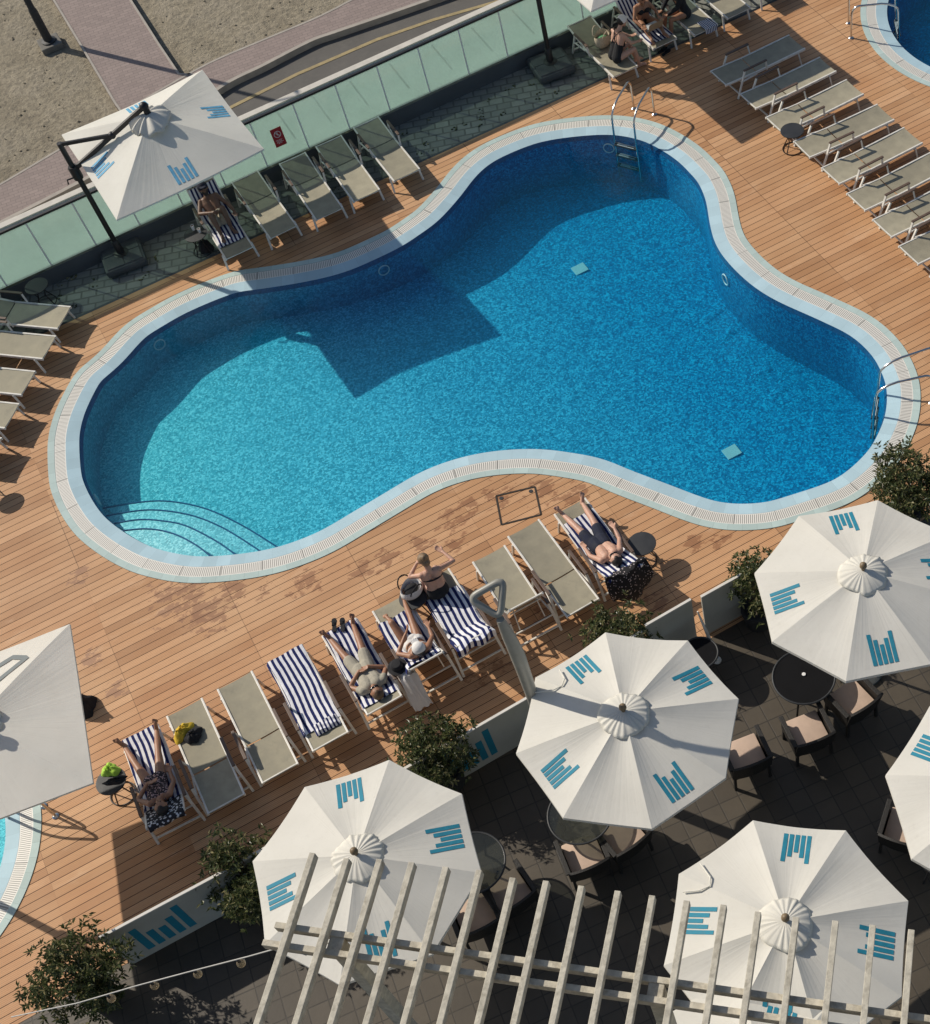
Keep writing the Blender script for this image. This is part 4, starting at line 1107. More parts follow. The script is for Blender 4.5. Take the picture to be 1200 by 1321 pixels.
# cups and jars on the table by the man in the cap
for (px, r, h, l) in [((250,296), .035, .11, 'small white cup standing at the back of the shaded side table'),((258,299), .032, .09, 'white paper cup at the right of the shaded side table')]:
    p = at(px[0], px[1], .46); c = thing('cup', l, 'cup', (p.x, p.y, .45))
    mb = MB(); mb.lathe([(r*.75, 0), (r, h), (r*.9, h), (r*.68, .01)], 16); mb.obj('body', M['white'], c, True)
    mb = MB(); mb.lathe([(r*.88, h-.012), (.001, h-.012)], 16, cap=False); mb.obj('drink', M['arm'], c)
p = at(266, 322, .02); heap('bag', 'blackcloth', p, .14, .22, 'black beach bag on the stones beside the man in the cap', 'bag', 9)
p = at(143, 994, .45); heap('towel', 'lime', p, .13, .10, 'lime green cloth lying on the black side table', 'cloth', 12)
p = at(112, 914, .0); heap('bag', 'blackcloth', p, .18, .34, 'black bag standing on the deck under the edge of the grey-framed parasol', 'bag', 15)
p = at(160, 1018, .3); heap('towel', 'blackcloth', Vector((p.x, p.y, .58)), .13, .06, 'black cloth hung on the arm of the leftmost raised lounger', 'cloth', 16, 1.2, (.5, 1.5))

# ================================================================== PEOPLE
class Prim:
    """overlapping tapered capsules and ellipsoids fused by a voxel remesh into one continuous surface"""
    def __init__(s): s.mb = MB()
    def cap(s, a, ra, b, rb, n=12):
        a, b = Vector(a), Vector(b); d = b-a
        if d.length < 1e-5: s.mb.ball(a, ra, 8); return
        d.normalize(); pts = []; rs = []
        for k in range(4): t = PI/2*k/4; pts.append(a-d*ra*math.cos(t)); rs.append(max(.0008, ra*math.sin(t)))
        pts += [a, b]; rs += [ra, rb]
        for k in range(1, 5): t = PI/2*k/4; pts.append(b+d*rb*math.sin(t)); rs.append(max(.0008, rb*math.cos(t)))
        s.mb.tube(pts, rs, n)
    def chain(s, pts, rs):
        for i in range(len(pts)-1): s.cap(pts[i], rs[i], pts[i+1], rs[i+1])
    def ball(s, c, r, sc_=(1, 1, 1), rot=None): s.mb.ball(c, r, 10, sc_, rot)
    def build(s, name, mt, parent, voxel=.009, it=3):
        me = s.mb.mesh(name); o = bpy.data.objects.new(name, me); COL.objects.link(o)
        r = o.modifiers.new('r', 'REMESH'); r.mode = 'VOXEL'; r.voxel_size = voxel
        sm = o.modifiers.new('s', 'SMOOTH'); sm.factor = .5; sm.iterations = it
        dg = bpy.context.evaluated_depsgraph_get(); me2 = bpy.data.meshes.new_from_object(o.evaluated_get(dg))
        bpy.data.objects.remove(o); bpy.data.meshes.remove(me)
        me2.name = name; me2.polygons.foreach_set('use_smooth', [True]*len(me2.polygons))
        return link(name, me2, mt, parent)
def unit(v): v = Vector(v); v.normalize(); return v
def lerp(a, b, t): return Vector(a).lerp(Vector(b), t)
def person(label, loc, rz, J, skin_, wear=(), hair=('hair_dark', 'short'), hat=None, glasses=False, male=True):
    """J: joints in local metres. pel, chest (base of neck), head (centre), face (direction), lat (person's left), knees kn, ankles an, toes to, elbows el, wrists wr, hand directions hd; pairs are (left, right)"""
    t = thing('person', label, 'person', loc, rz)
    pel, ch, hd_ = Vector(J['pel']), Vector(J['chest']), Vector(J['head'])
    lat = unit(J.get('lat', (0, 1, 0))); lat2 = unit(J.get('lat2', lat)); up = unit(ch-pel); fr = unit(lat2.cross(up))
    face = unit(J['face']); hup = unit(hd_-ch); hup = unit(hup-face*hup.dot(face)); hl = hup.cross(face)*-1
    sw = .165 if male else .145; hw = .085 if male else .092; k = 1.0 if male else .92
    SH = [ch-up*.055+lat2*sw*g for g in (1, -1)]; HP = [pel+lat*hw*g for g in (1, -1)]
    b = Prim()
    def torso(q, e=0.0, lo=0.0, hi=1.0):
        for g in (1, -1):
            P0, P1, P2, P3 = pel+lat*.07*g, lerp(pel, ch, .38)+lat.lerp(lat2, .4)*.055*g+fr*.01, lerp(pel, ch, .72)+lat2*.075*g+fr*.015, ch-up*.075+lat2*.075*g
            P = [P0, P1, P2, P3]; R_ = [.108*k+(0 if male else .006), .092*k, .108*k, .085*k]
            a0, a1 = lo*3, hi*3
            def samp(x):
                i = min(2, int(x)); f = x-i; return P[i].lerp(P[i+1], f), R_[i]*(1-f)+R_[i+1]*f
            n = max(1, int((a1-a0)*2+.5)); pr = [samp(a0+(a1-a0)*i/n) for i in range(n+1)]
            q.chain([p for p, _ in pr], [r+e for _, r in pr])
    torso(b)
    if not male:
        for g in (1, -1): b.ball(lerp(pel, ch, .70)+lat2*.075*g+fr*.075, .062)
    b.cap(SH[0], .058*k, SH[1], .058*k)
    b.cap(ch-up*.03, .06*k, lerp(ch, hd_, .6), .05*k)
    # head with jaw, nose, ears, brow
    b.ball(hd_+hup*.02-face*.012, .092, (1, 1, 1)); b.cap(hd_-hup*.03+face*.025, .066, hd_-hup*.085+face*.045, .040)
    b.cap(hd_+hup*.008+face*.088, .010, hd_-hup*.028+face*.105, .015)
    b.cap(hd_-hup*.058+face*.078-hl*.018, .010, hd_-hup*.058+face*.078+hl*.018, .010)
    for g in (1, -1): b.cap(hd_+hl*.088*g+hup*.015, .014, hd_+hl*.088*g-hup*.025, .010)
    for g in (1, -1): b.cap(hd_+hl*.02*g+hup*.028+face*.076, .012, hd_+hl*.05*g+hup*.026+face*.066, .010)
    A = {}
    for i in (0, 1):
        el, wr, kn, an, to = (Vector(J[q][i]) for q in ('el', 'wr', 'kn', 'an', 'to'))
        b.chain([SH[i], lerp(SH[i], el, .35), el], [.056*k, .047*k, .037*k]); b.chain([el, lerp(el, wr, .3), wr], [.037*k, .039*k, .026*k])
        hd = unit(J['hd'][i]) if 'hd' in J else unit(wr-el)
        nrm = Vector(J['hn'][i]) if 'hn' in J else Vector((0, 0, 1))
        side = hd.cross(nrm)
        side = unit(side) if side.length > .1 else lat
        nn = side.cross(hd)*-1
        pc = wr+hd*.05
        for o_ in (-.022, -.007, .008, .022): b.cap(wr+side*o_*.7, .016, wr+hd*.085+side*o_*1.1, .012)
        for o_, L_, dz in ((-.030, .055, .010), (-.010, .070, .012), (.011, .074, .013), (.031, .066, .011)):
            p0 = wr+hd*.085+side*o_; p1 = p0+hd*L_*.5+side*o_*.12-nn*dz*.6; p2 = p1+hd*L_*.42-nn*dz*1.6
            b.chain([p0, p1, p2], [.0105, .0095, .008])
        tg = -1 if J.get('thumb', (1, 1))[i] < 0 else 1
        p0 = wr+hd*.03+side*.026*tg; b.chain([p0, p0+hd*.03+side*.028*tg-nn*.008, p0+hd*.06+side*.036*tg-nn*.016], [.014, .0115, .009])
        b.chain([HP[i], lerp(HP[i], kn, .3), kn], [.092*k, .084*k, .054*k]); b.chain([kn, lerp(kn, an, .3), an], [.052*k, .055*k, .034*k])
        fd = unit(to-an); sole = unit(kn-an); heel = an-fd*.035-sole*.035
        b.cap(heel, .034, an, .036); b.cap(heel, .032, to-fd*.05-sole*.01, .030); b.cap(an, .036, to-fd*.06, .028)
        sd_ = unit(fd.cross(sole))
        for q, o_ in enumerate((-.032, -.014, .002, .017, .031)): b.cap(to-fd*.05+sd_*o_-sole*.012, .014, to-fd*(.0 if q in (0, 1) else .006*q)+sd_*o_-sole*.02, .010)
        A[i] = (el, wr, kn, an)
    b.build('body', M[skin_], t, .0085)
    for g in (1, -1):
        e = MB(); e.ball(hd_+hl*.034*g+hup*.010+face*.078, .011, 6); e.obj('eye', M['lens'], t, True)
    if glasses:
        e = Prim()
        for g in (1, -1): e.cap(hd_+hl*.018*g+hup*.010+face*.090, .019, hd_+hl*.05*g+hup*.010+face*.080, .019); e.cap(hd_+hl*.06*g+hup*.016+face*.07, .006, hd_+hl*.092*g+hup*.016, .005)
        e.cap(hd_+hl*.02+hup*.014+face*.096, .006, hd_-hl*.02+hup*.014+face*.096, .006)
        e.build('sunglasses', M['lens'], t, .006, 1)
    for kind, mt in wear:
        q = Prim(); nm = kind
        if kind == 'shorts':
            torso(q, .012, .0, .24)
            for i in (0, 1): q.chain([HP[i], lerp(HP[i], A[i][2], .35), lerp(HP[i], A[i][2], .55)], [.104*k, .099*k, .092*k])
        elif kind == 'shirt':
            torso(q, .014, .05, 1.0); q.cap(SH[0], .070*k, SH[1], .070*k)
            for i in (0, 1): q.chain([SH[i], lerp(SH[i], A[i][0], .28)], [.068*k, .060*k])
        elif kind == 'long_top':
            torso(q, .016, .0, 1.0); q.cap(SH[0], .072*k, SH[1], .072*k)
            for i in (0, 1): q.chain([SH[i], A[i][0], lerp(A[i][0], A[i][1], .85)], [.070*k, .054*k, .044*k])
        elif kind == 'skirt':
            torso(q, .016, .0, .25)
            for i in (0, 1): q.chain([HP[i], lerp(HP[i], A[i][2], .55)], [.112*k, .098*k])
            q.cap(lerp(HP[0], A[0][2], .5), .085, lerp(HP[1], A[1][2], .5), .085); q.cap(lerp(HP[0], A[0][2], .2), .095, lerp(HP[1], A[1][2], .2), .095)
        elif kind == 'swimsuit':
            torso(q, .009, .0, .86)
            for g in (1, -1): q.ball(lerp(pel, ch, .70)+lat2*.075*g+fr*.075, .070); q.cap(lerp(pel, ch, .8)+lat2*.09*g+fr*.09, .016, ch+lat2*.08*g, .016); q.cap(ch+lat2*.08*g+up*.0, .014, lerp(pel, ch, .75)+lat2*.06*g-fr*.10, .014)
        elif kind == 'low_suit':
            torso(q, .009, .0, .40); nm = 'swimsuit'
            for g in (1, -1):
                q.ball(lerp(pel, ch, .70)+lat2*.075*g+fr*.075, .070); q.cap(lerp(pel, ch, .5)+lat2*.09*g+fr*.10, .05, lerp(pel, ch, .7)+lat2*.08*g+fr*.09, .05); q.cap(lerp(pel, ch, .8)+lat2*.09*g+fr*.09, .014, ch+lat2*.09*g, .013)
                q.chain([ch+lat2*.09*g+up*.01-fr*.03, lerp(pel, ch, .72)-lat2*.0*g-fr*.115, lerp(pel, ch, .42)-lat2*.10*g-fr*.07], [.013, .012, .013])
        elif kind == 'bikini_top':
            for g in (1, -1):
                q.ball(lerp(pel, ch, .70)+lat2*.075*g+fr*.080, .066)
                q.cap(lerp(pel, ch, .76)+lat2*.08*g+fr*.1, .010, ch+lat2*.05*g-fr*.02, .010)
            n = 22; cc = lerp(pel, ch, .68); pts = [cc+lat2*.178*k*math.cos(2*PI*i/n)+fr*(.012+.118*k*math.sin(2*PI*i/n)) for i in range(n)]
            for i in range(n): q.cap(pts[i], .017, pts[(i+1) % n], .017, 8)
        elif kind == 'bikini_bottom':
            torso(q, .010, .0, .10); q.cap(pel-up*.02-fr*.06+lat*.03, .08, pel-up*.02-fr*.06-lat*.03, .08)
            nm = 'bikini_bottom'
        q.build(nm, M[mt], t, .010)
    hm, hs = hair
    q = Prim()
    if hs != 'none':
        q.ball(hd_+hup*.036-face*.036, .093); q.cap(hd_+hup*.062+face*.012, .052, hd_+hup*.03-face*.045, .08)
        if hs == 'long': q.chain([hd_-face*.06, hd_-face*.09-hup*.12, hd_-face*.08-hup*.24], [.085, .07, .045]); 
        if hs == 'bun': q.ball(hd_-face*.10+hup*.075, .055); q.ball(hd_-face*.07-hup*.03, .07)
        if hs == 'bob':
            for g in (1, -1): q.cap(hd_+hl*.07*g-face*.02+hup*.03, .045, hd_+hl*.075*g-face*.02-hup*.07, .04)
            q.cap(hd_-face*.06, .07, hd_-face*.06-hup*.09, .06)
        if hs == 'beard': q.chain([hd_-hup*.05+face*.05+hl*.05, hd_-hup*.095+face*.055, hd_-hup*.05+face*.05-hl*.05], [.03, .042, .03])
        q.build('hair', M[hm], t, .011)
    if hat:
        q = Prim(); q.ball(hd_+hup*.052-face*.01, .105, (1, 1, .92)); 
        if hat[1] == 'cap':
            for g in (-1, -.5, 0, .5, 1): q.cap(hd_+hup*.055+face*.08+hl*.05*g, .010, hd_+hup*.045+face*(.165-.02*abs(g))+hl*.05*g, .008)
        else:
            for i in range(24):
                a, a2 = 2*PI*i/24, 2*PI*(i+1)/24
                for rr in (.12, .15): q.cap(hd_+hup*.02+(face*math.cos(a)+hl*math.sin(a))*rr, .011, hd_+hup*.02+(face*math.cos(a2)+hl*math.sin(a2))*rr, .011, 6)
        q.build('hat', M[hat[0]], t, .009)
    return t
def on_lounger(key): L_ = LN[key]; return L_.location, L_.rotation_euler.z
def recline(th, u_p=-.10, tl=.50, lift=.115, head_fwd=.0, spread=.10, knee_up=(0, 0), leg=.86, toe=.17, sz=SZ):
    """joints of someone lying on a lounger whose back is raised by th; local +x points to the feet, +y is the person's left when face up"""
    c, s = math.cos(th), math.sin(th); up = Vector((-c, 0, s)); nrm = Vector((s, 0, c)); pel = Vector((u_p, 0, sz+lift))
    base = Vector((HINGE, 0, sz))
    ch = pel+up*tl
    # keep the back on the sling
    dist = (ch-base).dot(nrm); ch = ch+nrm*(lift-.01-dist)
    up = unit(ch-pel); hd = ch+up*.155+nrm*(.03+head_fwd); J = dict(pel=pel, chest=ch, head=hd, face=unit(nrm-up*head_fwd*4), lat=(0, -1, 0))
    kn, an, to = [], [], []
    for i, g in enumerate((-1, 1)):
        hip = pel+Vector((0, g*.09, 0)); ku = knee_up[i]
        if ku == 0:
            k_ = hip+Vector((.43, g*spread*.55, .01)); a_ = hip+Vector((leg, g*spread, -.055)); t_ = a_+Vector((.055, g*.06, .17))
        else:
            k_ = hip+Vector((math.sqrt(max(.01, .43**2-ku**2)), g*spread*.4, ku)); d_ = math.sqrt(max(.0, .44**2-(ku+.05)**2)); a_ = Vector((k_.x+d_*.9, hip.y+g*spread*.3, sz+.065)); t_ = a_+Vector((.17, g*.03, -.02))
        kn.append(k_); an.append(a_); to.append(t_)
    J.update(kn=kn, an=an, to=to); J['_up'] = up; J['_n'] = nrm; return J
def arms(J, spec):
    """spec per side: ('side'|'belly'|'lap', ...) in the frame of the reclined torso; first entry is the -y side"""
    up, nrm, ch, pel = J['_up'], J['_n'], Vector(J['chest']), Vector(J['pel']); el, wr, hd, hn = [], [], [], []
    for (kind), g in zip(spec, (-1, 1)):
        y = Vector((0, g, 0)); sh = ch-up*.055+y*.16
        if kind == 'side': e = sh-up*.26+y*.09-nrm*.02; w = e-up*.20-y*.015+nrm*.03; h = unit(w-e)
        elif kind == 'belly': e = sh-up*.22+y*.15-nrm*.01; w = lerp(pel, ch, .38)+y*.075+nrm*.14; h = unit(-y+up*.1-nrm*.12)
        elif kind == 'lap': e = sh-up*.20+y*.13+nrm*.05; w = lerp(pel, ch, .35)+y*.05+nrm*.24; h = unit(-y*.6+nrm*.5-up*.1)
        elif kind == 'rest': e = sh-up*.24+y*.13+nrm*.02; w = e-up*.17+y*.03+nrm*.10; h = unit(Vector((1, 0, -.25)))
        elif kind == 'face': e = sh-up*.13+y*.16+nrm*.14; w = Vector(J['head'])+nrm*.16+y*.07-up*.06; h = unit(up-y*.3)
        el.append(e); wr.append(w); hd.append(h); hn.append(nrm)
    J.update(el=el, wr=wr, hd=hd, hn=hn); return J
# man with the cap by the glass (knees drawn up)
L_, a = on_lounger('T0')
J = arms(recline(TH['T0'], .0, .50, .12, .06, .10, (.36, .38)), ('lap', 'rest'))
person('bearded man in a dark cap and pale shorts sitting, knees up, by the glass', L_, a, J, 'skin_dark', [('shorts', 'knit')], ('hair_dark', 'beard'), ('navycloth', 'cap'))
L_, a = on_lounger('B0')
J = arms(recline(TH['B0'], -.02, .50, .115, .0, .17), ('side', 'belly'))
person('tanned woman in a patterned swimsuit lying with legs apart on the leftmost raised lounger', L_, a, J, 'skin_tan', [('swimsuit', 'swimpattern')], ('hair_dark', 'bun'), male=False)
L_, a = on_lounger('B4')
J = arms(recline(TH['B4'], -.02, .50, .115, .02, .12), ('belly', 'belly'))
person('man in a grey sleeveless shirt and pale shorts lying with hands on his belly', L_, a, J, 'skin_tan', [('shorts', 'knit'), ('shirt', 'knit')], ('hair_brown', 'short'), glasses=True)
L_, a = on_lounger('B5')
J = arms(recline(TH['B5'], -.02, .46, .115, .10, .13, (.0, .26)), ('rest', 'lap'))
person('woman in a white cap reclining with one knee raised, looking down', L_, a, J, 'skin_tan', [('bikini_bottom', 'whitecloth'), ('bikini_top', 'whitecloth')], ('hair_dark', 'bob'), ('whitecloth', 'cap'), male=False)
L_, a = on_lounger('B9')
J = arms(recline(TH['B9'], .0, .52, .115, .03, .10), ('rest', 'side'))
person('bare-chested man in navy shorts and sunglasses reclining at the right end of the row', L_, a, J, 'skin_fair', [('shorts', 'navycloth')], ('hair_dark', 'short'), glasses=True)
# woman seated at the foot of B6, facing the pool, hands at her hair
L_, a = on_lounger('B6')
px_ = .60; z0 = SZ+.115
J = dict(pel=(px_, .05, z0), chest=(px_+.10, .04, z0+.46), head=(px_+.20, .05, z0+.62), face=unit((.9, .15, -.45)), lat=(0, 1, 0), lat2=unit((.12, 1, .05)),
 kn=[(px_+.40, .20, z0+.03), (px_+.40, -.10, z0+.03)], an=[(px_+.46, .20, .08), (px_+.46, -.12, .08)], to=[(px_+.63, .24, .035), (px_+.63, -.14, .035)],
 el=[(px_+.24, .34, z0+.34), (px_+.13, -.37, z0+.33)], wr=[(px_+.30, .14, z0+.50), (px_+.36, -.30, z0+.36)], hd=[unit((-.1, -.6, .6)), unit((.8, .4, .1))], hn=[(0, .4, -1), (0, 0, 1)])
person('woman in a black bikini with tied-up hair sitting upright at the foot of a lounger', L_, a, J, 'skin_fair', [('bikini_top', 'blackcloth'), ('bikini_bottom', 'blackcloth')], ('hair_fair', 'bun'), male=False)
# woman in the white cap at the top, seated sideways at the lounger foot
L_, a = on_lounger('G0'); z0 = SZ+.11
J = dict(pel=(.55, .02, z0), chest=(.40, .25, z0+.43), head=(.37, .38, z0+.56), face=unit((-.2, .9, -.1)), lat=(-1, -.1, 0), lat2=(-1, -.25, 0),
 kn=[(.42, .43, z0+.06), (.66, .42, z0+.05)], an=[(.42, .55, .09), (.62, .52, .09)], to=[(.40, .72, .04), (.62, .69, .04)],
 el=[(.20, .36, z0+.22), (.64, .38, z0+.20)], wr=[(.33, .52, z0+.14), (.58, .53, z0+.13)], hd=[(.1, 1, -.2), (-.1, 1, -.2)])
person('woman in a white cap and black cross-back swimsuit sitting sideways beside the straw bag', L_, a, J, 'skin_fair', [('low_suit', 'blackcloth')], ('hair_dark', 'short'), ('whitecloth', 'cap'), male=False)
L_, a = on_lounger('G1')
J = dict(pel=(.12, -.02, z0), chest=(.22, -.06, z0+.46), head=(.30, -.08, z0+.60), face=unit((.75, -.05, -.6)), lat=(0, 1, 0),
 kn=[(.52, .13, z0+.10), (.54, -.20, z0+.10)], an=[(.80, .10, SZ+.10), (.82, -.22, SZ+.10)], to=[(.96, .13, SZ+.08), (.97, -.26, SZ+.08)],
 el=[(.30, .22, z0+.22), (.32, -.32, z0+.22)], wr=[(.52, .16, z0+.22), (.54, -.26, z0+.16)], hd=[(.9, .1, -.1), (.9, .1, -.1)])
person('dark-haired woman in a black bikini leaning over a laptop on the striped lounger', L_, a, J, 'skin_tan', [('bikini_top', 'blackcloth'), ('bikini_bottom', 'blackcloth')], ('hair_dark', 'long'), male=False)
L_, a = on_lounger('G2')
J = dict(pel=(.28, -.10, z0), chest=(.20, -.20, z0+.48), head=(.20, -.30, z0+.63), face=unit((.1, -.9, -.5)), lat=(1, 0, 0),
 kn=[(.40, -.50, z0+.04), (.16, -.50, z0+.04)], an=[(.44, -.56, .09), (.18, -.58, .09)], to=[(.46, -.73, .04), (.16, -.75, .04)],
 el=[(.42, -.33, z0+.26), (.0, -.34, z0+.24)], wr=[(.34, -.54, z0+.14), (.12, -.55, z0+.13)], hd=[(0, -1, -.1), (0, -1, -.1)])
person('person in a black top sitting sideways above the small striped towel', L_, a, J, 'skin_tan', [('long_top', 'blackcloth'), ('bikini_bottom', 'blackcloth')], ('hair_dark', 'long'), male=False)
# laptop between them
L_ = LN['G1']; lp = thing('laptop', 'open grey laptop on the lap of the woman at the top', 'laptop', L_.matrix_basis @ Vector((.60, -.06, z0+.12)), L_.rotation_euler.z)
mb = MB(); mb.box((0, 0, 0), (.24, .34, .018)); mb.obj('keyboard_base', M['paper'], lp, bevel=.004)
rt = Euler((0, d2r(-65), 0)).to_matrix(); mb = MB(); mb.box((.17, 0, .10), (.23, .34, .01), rt); mb.obj('screen_lid', M['card'], lp, bevel=.003)

# ================================================================== SMALL THINGS
def tote(px, z, label, r=.17, h=.26, straw=False):
    p = at(px[0], px[1], z); t = thing('beach_bag', label, 'bag', (p.x, p.y, z), .4)
    mb = MB(); mb.lathe([(r*.7, 0), (r*.9, .03), (r*1.05, h*.5), (r, h*.85), (r*.94, h), (r*.88, h*.93), (r*.8, h*.5), (.02, h*.25)], 24, cap=False)
    for v in mb.v: v.x *= 1.25; v.z += .03*math.sin(math.atan2(v.y, v.x)*2)*(v.z/h)
    mb.obj('body', M['straw' if straw else 'whitecloth'], t, True)
    mb = MB(); mb.ball((0, 0, h*.62), r*.72, 7, (1.1, .9, .5)); mb.obj('contents', M['leafgreen' if straw else 'blackcloth'], t, True)
    for g in (-1, 1):
        mb = MB(); mb.tube([(r*.8*math.cos(k*PI/10), g*r*.8+g*.05*math.sin(k*PI/10), h*.9+.16*math.sin(k*PI/10)) for k in range(11)], .011, 6); mb.obj('handle', M['straw' if straw else 'blackcloth'], t, True)
    return t
tote((533,765), .452, 'white beach bag with a black lining standing on the small table between two loungers', .155, .18)
tote((778,58), .37, 'straw beach bag with a green lining on the top lounger behind the white cap', .15, .26, True)
# white towel and black hat over the arm of B5
L_ = LN['B5']; pts = []
for i in range(17):
    t_ = i/16; row = []
    for j in range(11):
        f = j/10*2-1; y = .335+f*.14+.012*math.sin(t_*6+f*3)
        if t_ < .3: q = (-.36-.2*t_/.3, y, .592-(0 if abs(f) < .35 else .25*(abs(f)-.35))+.006*math.sin(f*6))
        else: e = (t_-.3)/.7; q = (-.56-.07*math.sin(e*1.6)-.26*e+.02*math.sin(f*8+1), y, .592-.52*e-.09*max(0, abs(f)-.35)*(1-e))
        row.append(q)
    pts.append(row)
o = grid_obj('towel', pts, M['whitecloth'], None, .008); o.location = L_.location; o.rotation_euler = L_.rotation_euler
tag(o, 'white towel hanging over the arm of the lounger with the woman in the white cap', 'towel')
h_ = thing('sun_hat', 'black wide sun hat resting on the white towel on the lounger arm', 'hat', L_.matrix_basis @ Vector((-.36, .40, .61)))
mb = MB(); mb.lathe([(.15, .0), (.152, .008), (.095, .018), (.095, .07), (.07, .10), (.003, .105)], 24); mb.obj('crown_and_brim', M['blackcloth'], h_, True)
def flipflops(px, label, ang, mt='blackcloth', z=0.0, spread=.06):
    p = at(px[0], px[1], z); t = thing('flip_flops', label, 'footwear', p, ang)
    for g in (-1, 1):
        mb = MB(); out = [(-.12, -.025), (-.12, .025), (-.09, .035), (0, .03), (.08, .045), (.125, .03), (.135, 0), (.125, -.03), (.08, -.045), (0, -.03), (-.09, -.035)]
        mb.prism([(x+.01*g, y+g*spread) for x, y in out], .004, .022); so = mb.obj('sole', M[mt], t)
        mb = MB(); mb.tube([(.0, g*spread+.036, .024), (.03, g*spread+.015, .05), (.075, g*spread, .026)], .007, 5); mb.tube([(.0, g*spread-.036, .024), (.03, g*spread-.015, .05), (.075, g*spread, .026)], .007, 5); mb.obj('strap', M[mt], so)
    return t
flipflops((437,807), 'black flip-flops on the lounger between the feet of the man in the grey shirt', 1.2, z=.385, spread=.065)
flipflops((610,862), 'dark sandals lying on the shaded deck near the shower', .4) if False else None
flipflops((857,67), 'dark sandals on the deck below the striped towel at the top', .3)
# deck hatch
hc = [at(*p) for p in [(640,640),(690,628),(698,664),(647,677)]]
h_ = thing('deck_hatch', 'square hatch in the deck outlined by a dark seal between the pool and the loungers', 'hatch', (hc[0]+hc[2])/2)
mb = MB()
for i in range(4): mb.bar(hc[i]-h_.location+Vector((0, 0, .004)), hc[(i+1) % 4]-h_.location+Vector((0, 0, .004)), .028, .010)
mb.obj('seal', M['hatch'], h_)
for i, j in ((0, 2), (1, 3)):
    mb = MB(); c = (hc[i].lerp(hc[j], .12)-h_.location); mb.lathe([(.035, .002), (.035, .008), (.001, .008)], 14, c); mb.obj('finger_ring', M['charcoal'], h_)

# ================================================================== POOL LADDERS
def ladder(label, b0, b1, w0, w1, hgt=.72):
    c = (b0+b1)/2; t = thing('pool_ladder', label, 'ladder', (c.x, c.y, 0), 0, 'stainless pool ladders')
    bot = []
    for b_, w_ in ((b0, w0), (b1, w1)):
        d = Vector((w_.x-b_.x, w_.y-b_.y, 0)); L = d.length; d.normalize(); o = b_-c; pts = [o, o+Vector((0, 0, hgt*.72))]
        for k in range(1, 7): a = PI/2*k/6; pts.append(o+d*.16*(1-math.cos(a))+Vector((0, 0, hgt*.72+.2*math.sin(a))))
        e = o+d*L; top = hgt*.72+.2
        pts.append(o+d*(L*.45)+Vector((0, 0, top-.02)))
        for k in range(1, 6): a = PI/2*k/5; pts.append(o+d*(L*.45+L*.52*math.sin(a))+Vector((0, 0, top*.62+ (top*.36)*math.cos(a))))
        pts += [e+Vector((0, 0, -.1)), e+Vector((0, 0, -.95)), e-d*.08+Vector((0, 0, -1.02))]
        mb = MB(); mb.tube(pts, .0215, 10); mb.obj('handrail', M['steel'], t, True)
        mb = MB(); mb.lathe([(.055, .0), (.055, .012), (.03, .03), (.025, .032)], 16, o); mb.obj('flange', M['steel'], t, True)
        bot.append(e)
    for z in (-.14, -.40, -.66):
        mb = MB(); a_, b_ = bot[0], bot[1]; d = (b_-a_).normalized(); n_ = Vector((-d.y, d.x, 0))
        mb.box(((a_.x+b_.x)/2, (a_.y+b_.y)/2, z), ((b_-a_).length, .09, .03), Matrix((d, n_, Vector((0, 0, 1)))).transposed()); st = mb.obj('tread', M['charcoal'], t, bevel=.004)
        mb = MB()
        for q in (-.025, .0, .025): mb.bar(Vector((a_.x, a_.y, z+.018))+n_*q+d*.06, Vector((b_.x, b_.y, z+.018))+n_*q-d*(.06 if q else .22), .009, .008)
        mb.obj('grip', M['white'], st)
    return t
ladder('stainless ladder at the far top end of the curvy pool', at(818,140), at(844.5,147.5), at(793,181,-.05), at(821,188,-.05))
ladder('stainless ladder at the right end of the curvy pool near the big shrub', at(1205,484), at(1202,520), at(1131.7,508,-.05), at(1127,536,-.05))
ladder('stainless ladder into the second pool at the top right corner', at(1094.7,30), at(1098,49), at(1156,22,-.05), at(1160,42,-.05))
ladder('stainless ladder into the small round pool beside the leftmost side table', at(57,1040), at(72,1053), at(2,1040,-.05), at(12,1056,-.05))

# ================================================================== OUTDOOR SHOWER
cb = at(684, 890, 2.25); sb = Vector((cb.x, cb.y, 0)); sh = thing('curved_post', 'tall grey curved post with a triangular loop at its top, beside the middle parasol', 'post', sb)
ctl = [Vector((0, 0, 0)), Vector((0, 0, 1.2)), at(684, 890, 2.25)-sb, at(668.5, 847, 3.2)-sb, at(656, 820, 3.7)-sb, at(645.5, 799, 4.1)-sb]
rr_ = [.075, .085, .085, .098, .085, .05]
pts = []; rs = []
for i in range(len(ctl)-1):
    p0, p1, p2, p3 = ctl[max(i-1, 0)], ctl[i], ctl[i+1], ctl[min(i+2, len(ctl)-1)]
    for k in range(6):
        t_ = k/6; pts.append(.5*((2*p1)+(p2-p0)*t_+(2*p0-5*p1+4*p2-p3)*t_*t_+(3*p1-p0-3*p2+p3)*t_**3)); rs.append(rr_[i]*(1-t_)+rr_[i+1]*t_)
pts.append(ctl[-1]); rs.append(rr_[-1])
mb = MB(); mb.tube(pts, rs, 18)
mb.obj('column', M['shower'], sh, True)
A_, B_, C_ = at(605,772,4.36)-sb, at(650,746.5,4.5)-sb, at(645.5,797,4.12)-sb
def rc(a, b, c_, r=.26):
    o = []
    for k in range(7): t_ = k/6; p0 = b.lerp(a, r); p2 = b.lerp(c_, r); o.append(p0*(1-t_)**2+2*b*t_*(1-t_)+p2*t_*t_)
    return o
lp_ = rc(C_, A_, B_)+rc(A_, B_, C_)+rc(B_, C_, A_)
